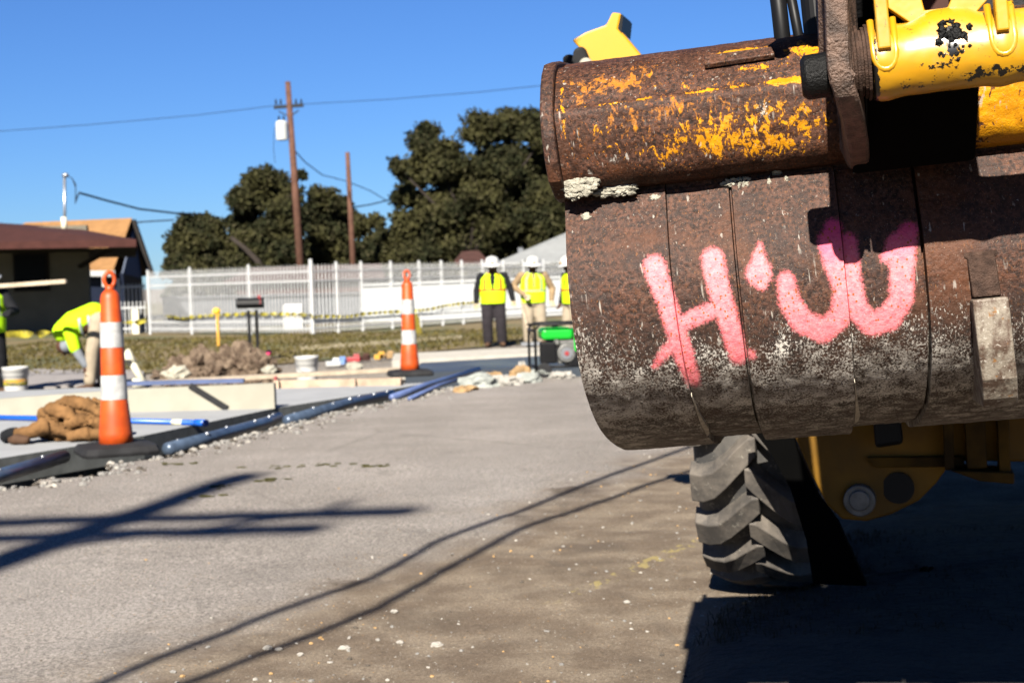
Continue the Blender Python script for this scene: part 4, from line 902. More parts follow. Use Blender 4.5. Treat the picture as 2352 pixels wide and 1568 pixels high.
for k, (x, y, m_) in enumerate(rn):
    p = gp(x, y, GZ); s = MB(); s.box((p.x, p.y, GZ + .05), (.22, .1, .08), Matrix.Rotation(k * .7, 3, 'Z')); s.box((p.x + .05, p.y, GZ + .11), (.1, .06, .05))
    tag(s.build('debris_block', M[m_], bevel=.01), ['red block of debris on the ground behind the far cone', 'brown-red block beside the red one', 'ochre block in the debris behind the far cone', 'tan block at the right end of the debris', 'blue scrap behind the plank', 'white scrap left of the blue one'][k], 'debris', 'coloured debris behind the plank')
# ================================================================== GENERATOR
ge = empty('generator', gp(1232, 868, 0), .12); tag(ge, 'portable generator with green tank in a black tube frame at the road edge', 'generator')
s = MB(); fr = .013; W_, D_, H_ = .58, .46, .50
for y in (0, D_):
    s.tube([(0, y, .02), (0, y, H_ - .05), (.05, y, H_), (W_ - .05, y, H_), (W_, y, H_ - .05), (W_, y, .02)], fr, 8)
for x, z in ((0, .1), (W_, .1), (0, H_ - .06), (W_, H_ - .06)): s.tube([(x, 0, z), (x, D_, z)], fr, 8)
s.tube([(0, 0, .10), (W_, 0, .10)], fr, 8); s.tube([(-.06, .1, H_), (W_ + .05, .1, H_ + .01)], .012, 8)
s.build('tube_frame', M['black'], ge, smooth=True)
s = MB(); s.box((.22, .20, .405), (.30, .30, .115)); s.build('fuel_tank', M['green'], ge, bevel=.035)
s = MB(); s.tube([(.22, .2, .46), (.22, .2, .485)], .03, 14); s.build('tank_cap', M['black'], ge)
s = MB(); s.box((.44, .2, .34), (.12, .28, .22)); s.build('side_cowl', M['green'], ge, bevel=.02)
s = MB(); s.box((.13, .10, .23), (.14, .16, .20)); s.box((.42, .2, .16), (.2, .3, .14)); s.build('air_filter_box', M['black'], ge, bevel=.012)
s = MB(); s.box((.33, .2, .23), (.20, .24, .22)); s.tube([(.30, .12, .22), (.30, .04, .22)], .085, 22); s.tube([(.24, .1, .30), (.20, .06, .33)], .03, 10); s.build('engine_block', M['engine'], ge, bevel=.008)
s = MB(); s.tube([(.30, .045, .22), (.30, .03, .22)], .055, 22); s.build('recoil_cover', M['metal'], ge)
s = MB(); s.tube([(.30, .034, .22), (.30, .022, .22)], .022, 14); s.build('red_badge', M['red'], ge)
for x in (.05, W_ - .12):
    s = MB(); s.tube([(x + .03, -.02, .07), (x + .03, .04, .07)], .07, 18); s.build('wheel', M['rubber'], ge, bevel=.008)
# ================================================================== MAILBOX, STAKES
p = gp(583, 832, GZ); e = empty('mailbox', p); tag(e, 'black mailbox with a red flag on two thin black posts', 'mailbox')
for x in (-.055, .075): s = MB(); s.box((x, 0, .44), (.05, .05, .88)); s.build('post', M['black'], e)
s = MB(); s.loft([[Vector((x, .10 * math.cos(t), .985 + (.10 if math.sin(t) > 0 else .075) * math.sin(t))) for t in [6.2832 * i / 20 for i in range(20)]] for x in (-.24, .20)]); s.build('mailbox_body', M['black'], e, smooth=False)
s = MB(); s.box((.15, -.11, 1.10), (.05, .01, .05)); s.box((.165, -.11, 1.04), (.012, .01, .12)); s.build('flag', M['red'], e)
p = gp(502, 797, GZ); e = empty('marker_stake', p); tag(e, 'ochre marker stake with a yellow cap on the lawn', 'stake')
s = MB(); s.box((0, 0, .36), (.055, .04, .74)); s.build('stake_post', M['stakewood'], e); s = MB(); s.blob((-.02, 0, .77), .075, .3, 1.5, 3, (1.1, .7, .9), 2); s.build('stake_cap', M['yelpaint'], e)
p = gp(617, 823, GZ); e = empty('marker_flag', p); tag(e, 'small pink marker flag in the grass beside the mailbox', 'flag')
s = MB(); s.tube([(0, 0, 0), (0, 0, .12)], .004, 6); s.build('wire_stem', M['metal'], e); s = MB(); s.blob((0, 0, .10), .055, .3, 2, 2); s.build('flag_cloth', M['pink'], e)
p = gp(955, 768, GZ); e = empty('warning_board', p, .2); tag(e, 'dark ochre folding board leaning in front of the white fence behind the far cone', 'board')
s = MB(); s.prism([(-.13, 0, 0), (.16, 0, 0), (.06, .02, .50), (-.13, .02, .50)], (0, .03, 0)); s.build('board_panel', M['darksign'], e); s = MB(); s.box((.1, .1, .2), (.03, .03, .42)); s.build('leg', M['darksign'], e)
# ================================================================== FENCE
fe = empty('picket_fence', gp(719, 769, GZ)); tag(fe, 'white metal picket fence with square posts running across the yards', 'fence')
F0 = fe.location
def fpt(px_, a, b):   # where the view ray of column px meets the ground line a-b
    d = ray(px_, 760); t = (a.x * d.y - a.y * d.x) / ((a.x - b.x) * d.y - (a.y - b.y) * d.x); p = a.lerp(b, t); return Vector((p.x, p.y, GZ))
Cn, Lf, Rt = Vector((F0.x, F0.y, GZ)), gp(325, 768, GZ), gp(1064, 744, GZ)
LP = [fpt(x, Lf, Cn) for x in (345, 441, 576)] + [Cn]; RP = [Cn] + [fpt(x, Cn, Rt) for x in (777, 834, 902, 967, 1018, 1065, 1112, 1160, 1206, 1252, 1300, 1350)]
for i, p in enumerate(LP + RP[1:]):
    s = MB(); q = p - F0; w_ = .065 if p is not Cn else .085; hh = 1.80 if p is not Cn else 1.86
    s.box(q + Vector((0, 0, hh / 2)), (w_, w_, hh)); s.ball(q + Vector((0, 0, hh + .01)), w_ * .62, 10, 7, (1, 1, .8)); s.build('post', M['fence'], fe)
def bay(a, b, hz=1.72):
    a, b = a - F0, b - F0; L = (b - a).length
    for z in (hz - .12, hz - .36, .34, .16):
        s = MB(); s.bar(a + Vector((0, 0, z)), b + Vector((0, 0, z)), .035, .045); s.build('rail', M['fence'], fe)
    s = MB(); n = max(3, int(L / .12))
    for i in range(1, n):
        p = a.lerp(b, i / n); s.box(p + Vector((0, 0, hz / 2 + .03)), (.028, .028, hz - .06)); s.loft([[p + Vector((x * .011, y * .011, hz)) for x, y in ((-1, -1), (1, -1), (1, 1), (-1, 1))], [p + Vector((x * .002, y * .002, hz + .06)) for x, y in ((-1, -1), (1, -1), (1, 1), (-1, 1))]])
    s.build('picket_panel', M['fence'], fe)
for a, b in list(zip(LP, LP[1:])) + list(zip(RP, RP[1:])): bay(a, b)
# side gate between the house and the fence
gpos = gp(308, 766, GZ); e = empty('side_gate', gpos); tag(e, 'pale blue-white metal side gate between the dark house and the fence', 'gate')
s = MB()
for i in range(7): s.box((-.35 + .115 * i, 0, .72), (.028, .03, 1.44))
for z in (.15, .75, 1.35): s.box((0, 0, z), (.74, .04, .05))
s.build('gate_panel', M['fence'], e); s = MB(); s.box((-.4, 0, .8), (.07, .07, 1.6)); s.build('gate_post', M['fence'], e); s = MB(); s.box((.15, -.3, .35), (.2, .2, .7)); s.build('gate_pillar', M['pvc'], e)
# caution tape on the fence
def tape(pts_, label, w_=.10, tw=2.2, seed=0):
    s = MB(); N = 26 * (len(pts_) - 1); rr = random.Random(seed); vs = []
    for i in range(N + 1):
        t = i / N * (len(pts_) - 1); j = min(int(t), len(pts_) - 2); p = pts_[j].lerp(pts_[j + 1], t - j)
        a = i / 26 * tw * 3.1416 * 2 + math.sin(i * .37) * .8; sag = -.05 * math.sin(math.pi * (t - j)); c = p + Vector((0, 0, sag + .03 * math.sin(i * .21)))
        u = Vector((0, math.sin(a), math.cos(a))) * w_; vs += [c - u, c + u]
    s.add(vs, [(2 * i, 2 * i + 1, 2 * i + 3, 2 * i + 2) for i in range(N)]); o = s.build('caution_tape', M['tape'], loc=(0, 0, 0)); return tag(o, label, 'tape', 'yellow caution tape')
up_ = lambda p, z: p + Vector((0, -.12, z))
tape([up_(LP[0].lerp(LP[1], .4), .50), up_(LP[1], .5), up_(LP[2], .60), up_(Cn, .52)], 'yellow tape twisted along the left stretch of the white fence', .055, 4, 1)
tape([up_(RP[0], .45), up_(RP[2], .48), up_(RP[4], .5), up_(RP[6], .62), up_(RP[8], .78)], 'yellow tape twisted along the right stretch of the white fence', .055, 5, 2)
Yt = 21; tape([at(-20, 772, Yt), at(140, 752, Yt)], 'yellow tape strung in front of the dark house at the far left', .055, 1.3, 3)
tape([at(270, 742, 34), at(335, 732, 34)], 'short run of yellow tape left of the white fence', .07, .6, 4)
# ================================================================== HOUSES
def faces(name, polys, mat_, parent, base, th=None):
    s = MB()
    for p in polys:
        p = [Vector(q) - base for q in p]
        if th is None: s.add(p, [tuple(range(len(p)))])
        else: s.prism(p, th)
    return s.build(name, mat_, parent)
def house(label, loc):
    e = empty('house', loc); return tag(e, label, 'house', 'houses behind the street')
b = Vector((-18, 43, GZ)); h1 = house('dark taupe house with a low brown roof and deep porch eave at the left', b)
cz = at(200, 560, 43); wz = 2.9
faces('wall', [[(-30, 43, GZ), (cz.x, 43, GZ), (cz.x, 43, wz), (-30, 43, wz)]], M['taupe'], h1, b, (0, .2, 0))
faces('side_wall', [[(cz.x, 43.2, GZ), (cz.x - 1.6, 48, GZ), (cz.x - 1.6, 48, wz), (cz.x, 43.2, wz)]], M['taupe'], h1, b, (-.2, 0, 0))
c = at(72, 625, 42.95); s = MB(); s.box(c - b, (1.05, .1, 1.15)); w1 = s.build('window', M['darktrim'], h1); s = MB(); s.box(c - b + Vector((0, -.07, 0)), (.9, .03, 1.0)); o = s.build('pane', M['glass'], h1); o.parent = w1
e0, e1 = at(-330, 567, 39), at(314, 556, 39); r0, r1 = at(-330, 497, 44), at(160, 527, 44)
er = e1 + Vector((-3.2, 12, 0)); rr1 = r1 + Vector((-1.6, 3, 0))
faces('roof', [[e0, e1, r1, r0]], M['brownroof'], h1, b, (0, 0, .07)); faces('roof_hip', [[e1, er, rr1, r1]], M['brownroof'], h1, b, (0, 0, .05))
s = MB(); s.bar(e0 - b + Vector((0, -.03, -.03)), e1 - b + Vector((0, -.03, -.03)), .06, .20); s.build('fascia', M['brownroof'], h1)
s = MB(); s.add([e0 - b + Vector((0, .05, -.14)), e1 - b + Vector((0, .05, -.14)), er - b + Vector((0, .05, -.14)), Vector((-30, 51, e0.z - .14)) - b], [(0, 1, 2, 3)]); s.build('soffit', M['darktrim'], h1)
s = MB(); q = at(232, 575, 42); s.bar(Vector((cz.x - .1, 42.5, 2.0)) - b + Vector((0, 0, -.35)), at(262, 568, 41) - b, .12, .1); s.build('bracket', M['darktrim'], h1)
# service mast on that house
mb = at(148, 533, 43); m1 = at(148, 405, 43); e = empty('service_mast', mb); tag(e, 'grey electric service mast rising from the roof of the dark house', 'mast')
s = MB(); s.tube([(0, 0, -.3), tuple(m1 - mb)], .045, 10); s.build('mast_pipe', M['metal'], e, smooth=True)
s = MB(); s.ball(m1 - mb + Vector((.03, 0, .03)), .09, 12, 8, (1.2, 1, .8)); s.build('weatherhead', M['metal'], e, smooth=True)
s = MB(); s.tube([(0, 0, 0), (0, 0, .45)], .085, 12); s.build('mast_sleeve', M['pvc'], e, smooth=True)
for dy in (0, .04, -.04):
    s = MB(); s.tube([at(152, 403, 43 + dy) - mb, at(166, 410, 43 + dy) - mb, at(174, 428 + dy * 100, 43) - mb, at(173, 462 + dy * 150, 43) - mb, at(182, 443, 43) - mb], .014, 6); s.build('drip_loop', M['wire'], e)
# second house: tan-orange roof, gable turned to the right
b = at(280, 700, 60); b.z = GZ; h2 = house('house with a sunlit tan-orange roof and white gable painted in blue-grey shade behind the dark one', b)
R0, R1 = at(60, 516, 66), at(303, 506, 60); E0, E1, E2 = at(30, 622, 60), at(262, 622, 55), at(347, 634, 60)
faces('roof', [[E0, E1, R1, R0]], M['orangeroof'], h2, b, (0, 0, .10)); faces('roof_back', [[R1, E2, E2 + Vector((-14, 6, 0)), R0]], M['orangeroof'], h2, b, (0, 0, .10))
g1, g2, gr_ = E1 + Vector((.25, .35, -.1)), E2 + Vector((-.35, -.1, -.1)), R1 + Vector((.05, .2, -.25))
faces('gable_wall', [[g1, g2, gr_]], M['bluegrey'], h2, b, (-.1, .1, 0))
faces('wall', [[(g1.x, g1.y, GZ), (g2.x, g2.y, GZ), g2, g1]], M['navy'], h2, b, (-.1, .1, 0))
faces('front_wall', [[(E0.x, E0.y + .4, GZ), (g1.x, g1.y, GZ), g1, (E0.x, E0.y + .4, g1.z)]], M['navy'], h2, b, (0, .15, 0))
s = MB(); s.bar(R1 - b + Vector((.05, -.05, 0)), E2 - b + Vector((.05, -.05, 0)), .25, .22); s.build('rake_board', M['darktrim'], h2)
s = MB(); s.bar(E0 - b + Vector((0, -.1, -.1)), E1 - b + Vector((0, -.1, -.1)), .14, .22); s.build('gutter', M['white'], h2)
s = MB(); s.bar(E1 - b + Vector((-.45, .1, -.15)), E1 - b + Vector((-.45, .1, -.6)), .10, .10); s.build('downpipe', M['white'], h2)
# house at the right: grey hip roof above white wall
b = at(1300, 700, 58); b.z = GZ; h3 = house('white house with a pale grey hipped roof behind the workers', b)
P_ = [at(1140, 608, 58), at(1430, 603, 58), at(1400, 500, 63), at(1330, 527, 63)]
faces('roof', [P_], M['greyroof'], h3, b, (0, 0, .1)); faces('roof_side', [[P_[0], P_[3], P_[3] + Vector((0, 6, 0)), P_[0] + Vector((0, 9, 0))]], M['greyroof'], h3, b, (0, 0, .1))
faces('wall', [[P_[0] + Vector((.5, .6, -.1)), P_[1] + Vector((3, .6, -.1)), (P_[1].x + 3, P_[1].y + .6, GZ), (P_[0].x + .5, P_[0].y + .6, GZ)]], M['wallwhite'], h3, b, (0, .2, 0))
v = at(1222, 585, 60) - b; s = MB(); s.tube([v - Vector((0, 0, .3)), v], .12, 10); s.ball(v + Vector((0, 0, .08)), .28, 12, 8, (1, 1, .7)); s.build('roof_vent', M['metal'], h3, smooth=True)
v = at(1196, 588, 60) - b; s = MB(); s.box(v, (.22, .2, .7)); s.build('vent_pipe', M['grey_and_wallshade'], h3)
v = at(1225, 603, 58) - b; s = MB(); s.box(v, (.8, .2, .12)); s.build('vent_shadow_cap', M['darktrim'], h3)
# low brown building behind the fence
b = at(700, 700, 52); b.z = GZ; h4 = house('low brown-red building seen over the left part of the fence', b)
q = [at(545, 650, 52), at(860, 640, 52)]
faces('wall', [[q[0], q[1], (q[1].x, q[1].y, GZ), (q[0].x, q[0].y, GZ)]], M['brickred'], h4, b, (0, .3, 0))
faces('roof', [[q[0] + Vector((-.4, -.4, 0)), q[1] + Vector((.4, -.4, 0)), q[1] + Vector((0, 3, .5)), q[0] + Vector((0, 3, .5))]], M['brickred'], h4, b, (0, 0, .08))
b = at(1080, 600, 66); b.z = GZ; h5 = house('small brown roof peeping between the oak and the grey roof', b)
faces('roof', [[at(1040, 608, 66), at(1125, 608, 66), at(1100, 580, 68), at(1062, 582, 68)]], M['brickred'], h5, b, (0, 0, .1)); faces('wall', [[at(1050, 608, 67), at(1120, 608, 67), at(1120, 660, 67), at(1050, 660, 67)]], M['brickred'], h5, b, (0, .2, 0))
# white panel walls behind the fence
def wall(name, x0, x1, y0t, y1t, Y0, Y1, mat_, label, zb=GZ):
    a, b_ = at(x0, y0t, Y0), at(x1, y1t, Y1); s = MB(); s.prism([a, b_, (b_.x, b_.y, zb), (a.x, a.y, zb)], (0, .1, 0)); e = empty(name, ((a.x + b_.x) / 2, (a.y + b_.y) / 2, zb))
    o = s.build('wall_panel', mat_, None, loc=(0, 0, 0)); o.parent = e; o.location = -Vector(e.location)
    s = MB(); s.bar(a - e.location + Vector((0, -.02, .0)), b_ - e.location + Vector((0, -.02, 0)), .16, .06); s.build('coping', mat_, e)
    tag(e, label, 'wall', 'pale walls behind the fence')
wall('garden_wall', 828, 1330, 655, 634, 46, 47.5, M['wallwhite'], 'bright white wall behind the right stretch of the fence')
wall('garden_wall', 372, 832, 684, 672, 42.5, 46.3, M['grey_and_wallshade'], 'white wall with its shade painted in grey, behind the left stretch of the fence')
s = MB(); p = at(675, 712, 40); s.box((p.x, p.y, p.z - .2), (.55, .4, .75)); e = tag(s.build('meter_cabinet', M['white'], bevel=.05), 'white cabinet standing behind the fence near its corner', 'cabinet')
# ================================================================== UTILITY POLES AND WIRES
def ppole(px0, py0, px1, py1, Y, r0, r1, label):
    t, bt = at(px0, py0, Y), at(px1, py1, Y); d = (bt - t).normalized(); k_ = (GZ - t.z) / d.z; bt = t + d * k_
    e = empty('utility_pole', bt); tag(e, label, 'utility pole', 'utility poles behind the fence'); s = MB(); s.tube([(0, 0, 0), tuple(t - bt)], [r0, r1], 12); s.build('pole_shaft', M['polewood'], e, smooth=True); return e, bt
e, bt = ppole(661, 188, 690, 605, 60, .19, .11, 'leaning wooden utility pole with crossarm and white transformer')
s = MB(); a, c = at(629, 247, 60) - bt, at(697, 242, 60) - bt; s.bar(a, c, .12, .14); s.bar(at(640, 256, 60) - bt, at(664, 268, 60) - bt, .05, .05); s.bar(at(686, 254, 60) - bt, at(666, 268, 60) - bt, .05, .05); s.build('crossarm', M['wire'], e)
for x in (634, 645, 680, 692): s = MB(); q = at(x, 240, 60) - bt; s.tube([q, q + Vector((0, 0, .22))], [.05, .03], 8); s.build('insulator', M['wire'], e)
s = MB(); q = at(648, 322, 59.8) - bt; s.tube([q, q + Vector((0, 0, .72)), q + Vector((0, 0, .80))], [.25, .25, .18], 18); s.build('transformer', M['wallwhite'], e, smooth=False, bevel=.02)
for dx in (-.1, .1): s = MB(); s.tube([q + Vector((dx, 0, .78)), q + Vector((dx, 0, 1.0))], .04, 8); s.build('bushing', M['wire'], e)
s = MB(); s.tube([at(640, 275, 59.8) - bt, at(630, 300, 59.8) - bt, at(628, 340, 59.8) - bt, at(632, 375, 59.8) - bt], .012, 5); s.build('drop_wire', M['wire'], e)
e, bt = ppole(798, 350, 811, 605, 72, .17, .11, 'shorter plain wooden utility pole right of the transformer pole')
def wire(pts_, r_, label):
    s = MB(); P = [at(*p) for p in pts_]; Q = []
    for i in range(len(P) - 1):
        for k_ in range(6): Q.append(P[i].lerp(P[i + 1], k_ / 6))
    Q.append(P[-1]); s.tube(Q, r_, 6); tag(s.build('overhead_wire', M['wire'], loc=(0, 0, 0)), label, 'wire', 'overhead wires in the distance')
wire([(-60, 306, 62), (200, 287, 61), (450, 265, 60.5), (640, 242, 60)], .013, 'high wire from the left edge to the transformer pole')
wire([(690, 240, 60), (900, 228, 58), (1100, 212, 55), (1290, 192, 52)], .012, 'high wire from the transformer pole towards the bucket')
wire([(182, 443, 43), (250, 462, 45), (320, 480, 48), (405, 490, 52), (470, 492, 56)], .036, 'thick service cable sagging from the mast to the trees')
wire([(306, 511, 60), (400, 505, 60)], .03, 'low wire behind the tan-orange roof')
wire([(672, 340, 60), (700, 372, 62), (740, 402, 66), (795, 416, 72), (850, 438, 75), (890, 462, 78)], .025, 'sagging wire between the two utility poles')
wire([(800, 478, 72), (850, 470, 74), (900, 458, 76)], .035, 'dark wire entering the big oak from the left')
# ================================================================== TREES
def leafmat():
    m = NT('oak_leaves'); n = m.ramp(m.noise(.55, 4), .38, .64); n2 = m.noise(6, 3)
    c = m.mix(n, (.013, .016, .007), (.045, .043, .016)); c = m.mix(m.ramp(n2, .5, .7), c, (.07, .062, .034)); return m.out(c, .85, spec=.05)
M['leaf'] = leafmat()
def tree(label, Y, clumps, base_px, n_per, seed, branch=True):
    rg = np.random.default_rng(seed); bx = at(base_px[0], base_px[1], Y); bx.z = GZ
    e = empty('oak_tree', bx); tag(e, label, 'tree', 'oaks behind the fence'); C0 = []
    k_ = Y / FPX
    for (x, y, rx, ry) in clumps:
        c = at(x, y, Y + rg.uniform(-2, 2)) - bx; C0.append((np.array(c), rx * k_, ry * k_))
    V = []; C0 = C0 + [(c * np.array([1, 1, .62]), rx * 1.05, ry * .9) for c, rx, ry in C0 if rx > 35 * k_]
    for c, rx, ry in C0:
        # sub-clumps give the crown its lumps and gaps
        nsub = max(14, int(34 * (rx * ry) ** .5)); 
        for _ in range(nsub):
            d = rg.normal(size=3); d /= np.linalg.norm(d); q = c + d * np.array([rx, (rx + ry) / 2, ry]) * rg.uniform(.2, .92); sr = (rx * ry) ** .5 * rg.uniform(.28, .52)
            m_ = int(n_per * sr ** 2 * 14.0); dd = rg.normal(size=(m_, 3)); dd /= np.linalg.norm(dd, axis=1)[:, None]; rr = rg.uniform(.15, 1.5, size=m_) ** .8
            P = q + dd * (sr * rr)[:, None] * np.array([1.1, 1, .8]); sz = rg.uniform(.07, .17, size=m_)
            u = rg.normal(size=(m_, 3)); u /= np.linalg.norm(u, axis=1)[:, None]; w = np.cross(u, dd + rg.normal(size=(m_, 3)) * .6); w /= np.linalg.norm(w, axis=1)[:, None] + 1e-9
            V.append(np.stack([P - u * sz[:, None], P + w * sz[:, None] * .6, P + u * sz[:, None], P - w * sz[:, None] * .6], 1).reshape(-1, 3))
    V = np.concatenate(V); V[:, 2] = np.maximum(V[:, 2], .05); me = bpy.data.meshes.new('crown'); me.from_pydata(V.tolist(), [], np.arange(len(V)).reshape(-1, 4).tolist()); me.materials.append(M['leaf'])

    o = bpy.data.objects.new('crown', me); col.objects.link(o); o.parent = e
    s = MB(); top = np.mean([c for c, _, _ in C0], 0); tp2 = Vector((0, 0, max(1.2, top[2] * .55)))
    s.tube([(0, 0, -.1), (.1, 0, tp2.z * .5), tuple(tp2)], [.38, .28, .2], 10)
    for c, rx, ry in C0[:9]: s.tube([tuple(tp2 * .8), tuple((Vector(c) + tp2) / 2 + Vector((0, 0, .3))), tuple(c)], [.12, .08, .03], 7)
    s.build('trunk', M['bark'], e, smooth=True); return e
tree('small dark oak, leftmost, beside the tan-orange roof', 76, [(445, 515, 42, 42), (425, 560, 40, 45), (480, 545, 45, 45), (415, 595, 30, 25), (455, 600, 50, 28), (510, 580, 40, 40), (395, 605, 18, 14)], (455, 600), 75, 1)
tree('rounded oak behind the transformer pole with a bare slanting limb', 74, [(600, 420, 50, 36), (575, 460, 45, 45), (640, 440, 48, 45), (660, 500, 45, 50), (560, 510, 36, 36), (620, 560, 65, 45), (690, 405, 18, 14), (560, 590, 50, 28), (560, 590, 60, 28), (670, 590, 45, 28)], (600, 600), 75, 2)
tree('middle oak between the two utility poles', 78, [(740, 455, 32, 28), (725, 500, 38, 45), (775, 490, 36, 40), (820, 520, 28, 40), (750, 560, 60, 45), (815, 580, 40, 35), (870, 560, 38, 34), (875, 590, 45, 25), (865, 510, 22, 20)], (770, 600), 75, 3)
tree('largest tall oak whose crown runs behind the bucket', 77, [(975, 315, 40, 32), (1010, 370, 60, 50), (950, 400, 42, 42), (915, 385, 20, 28), (930, 450, 32, 36), (1110, 300, 52, 40), (1190, 285, 55, 36), (1260, 300, 50, 40), (1060, 430, 66, 50), (1150, 390, 70, 60), (1240, 400, 60, 70), (1000, 500, 60, 45), (930, 530, 36, 45), (1100, 510, 70, 45), (1200, 510, 70, 50), (960, 580, 55, 32), (1060, 580, 65, 30), (1160, 580, 50, 25), (1290, 480, 60, 80), (1320, 330, 40, 60)], (1080, 600), 62, 4)
tree('long low dark hedge just behind the pale walls', 56, [(x_, 628 - (x_ > 900) * 4, 42, 17) for x_ in range(400, 1330, 62)], (720, 640), 60, 9)
tree('low dark shrubby oak filling the gap under the crowns', 84, [(520, 600, 60, 22), (640, 602, 60, 18), (740, 602, 60, 18), (840, 600, 60, 22), (960, 602, 60, 18), (1060, 602, 50, 16)], (720, 605), 70, 5)
s = MB(); s.tube([at(530, 545, 71), at(562, 570, 71), at(592, 600, 71), at(610, 640, 71)], [.10, .13, .16, .2], 8); tag(s.build('bare_limb', M['bark'], smooth=True), 'bare grey slanting limb under the rounded oak', 'limb')
# ================================================================== PEOPLE
DG = None
def remesh(mb, name, mat_, parent, vox=.010):
    o = mb.build(name, mat_, None, loc=(0, 0, 0)); md = o.modifiers.new('r', 'REMESH'); md.mode = 'VOXEL'; md.voxel_size = vox
    md2 = o.modifiers.new('s', 'SMOOTH'); md2.iterations = 3; md2.factor = .5
    bpy.context.view_layer.update(); dg = bpy.context.evaluated_depsgraph_get(); me = bpy.data.meshes.new_from_object(o.evaluated_get(dg)); o.modifiers.clear(); old = o.data; o.data = me; bpy.data.meshes.remove(old)
    me.name = name; me.polygons.foreach_set('use_smooth', [True] * len(me.polygons)); o.parent = parent; return o
def ell(s, secs, n=20):   # stacked elliptical sections (centre, rx, ry, axis frame is world horizontal unless given)
    s.loft([[Vector(c) + X_ * (rx * math.cos(6.2832 * i / n)) + Y_ * (ry * math.sin(6.2832 * i / n)) for i in range(n)] for c, rx, ry, X_, Y_ in secs])
EX, EY = Vector((1, 0, 0)), Vector((0, 1, 0))
def hand(s, w, d, side, r=.0105):
    """palm and five fingers, from wrist w along d"""
    w, d = Vector(w), Vector(d).normalized(); sd = d.cross(Vector((0, 1, 0))); sd = sd.normalized() if sd.length > .1 else Vector((1, 0, 0)); nn = d.cross(sd)
    s.capsule(w, w + d * .07, .030, .036, 10); s.capsule(w + sd * .018, w + sd * .024 + d * .08, .016, .015, 8); s.capsule(w - sd * .018, w - sd * .024 + d * .08, .016, .015, 8)
    for k, (o_, L) in enumerate(((.030, .062), (.010, .075), (-.010, .07), (-.030, .055))):
        b0 = w + sd * o_ + d * .085; k1 = b0 + d * L * .5 + nn * .008; s.capsule(b0, k1, r, r * .95, 8); s.capsule(k1, k1 + (d * .7 + nn * .7) * L * .5, r * .95, r * .8, 8)
    t0 = w + sd * .03 * side + d * .03; t1 = t0 + sd * .03 * side + d * .03; s.capsule(t0, t1, r * 1.2, r * 1.1, 8); s.capsule(t1, t1 + d * .035 + nn * .01, r * 1.1, r * .9, 8)
def hardhat(parent, c, tilt, rz=0):
    c = Vector(c); rot = Matrix.Rotation(rz, 3, 'Z') @ Matrix.Rotation(tilt, 3, 'X'); s = MB()
    rs = [(.001, .155), (.05, .15), (.085, .13), (.108, .095), (.118, .05), (.122, .015), (.175, .0), (.18, -.006), (.172, -.008), (.118, .004)]
    s.loft([[c + rot @ Vector((r_ * math.cos(6.2832 * i / 26), r_ * 1.12 * math.sin(6.2832 * i / 26), z)) for i in range(26)] for r_, z in rs], cap=False)
    s.tube([c + rot @ Vector((0, y, z)) for y, z in ((-.13, .06), (-.09, .125), (0, .162), (.09, .125), (.13, .06))], .012, 8)
    o = s.build('hard_hat', M['white'], parent, smooth=True); s = MB(); s.tube([c + rot @ Vector((.0, -.132, .06)), c + rot @ Vector((.0, -.146, .05))], .022, 12); b_ = s.build('hat_badge', M['stakewood'], parent); b_.parent = o
def head(s, c, fwd, r=.098):
    c, f = Vector(c), Vector(fwd).normalized(); sd = f.cross(Vector((0, 0, 1))).normalized(); u = sd.cross(f)
    rot = Matrix((sd, f, u)).transposed(); s.ball(c, r, 18, 12, (.82, .98, 1.15), rot); s.ball(c - u * .055 + f * .03, r * .68, 14, 9, (.9, .95, .9), rot)
    s.capsule(c + f * .088 + u * .012, c + f * .112 - u * .022, .011, .016, 8)
    for q in (-1, 1): s.ball(c + sd * (.080 * q) - u * .01, .026, 8, 6, (.4, .8, 1.1), rot); s.ball(c + sd * (.034 * q) + f * .082 + u * .022, .016, 8, 6)
    s.capsule(c + f * .088 - u * .058 - sd * .018, c + f * .088 - u * .058 + sd * .018, .010, .010, 6)
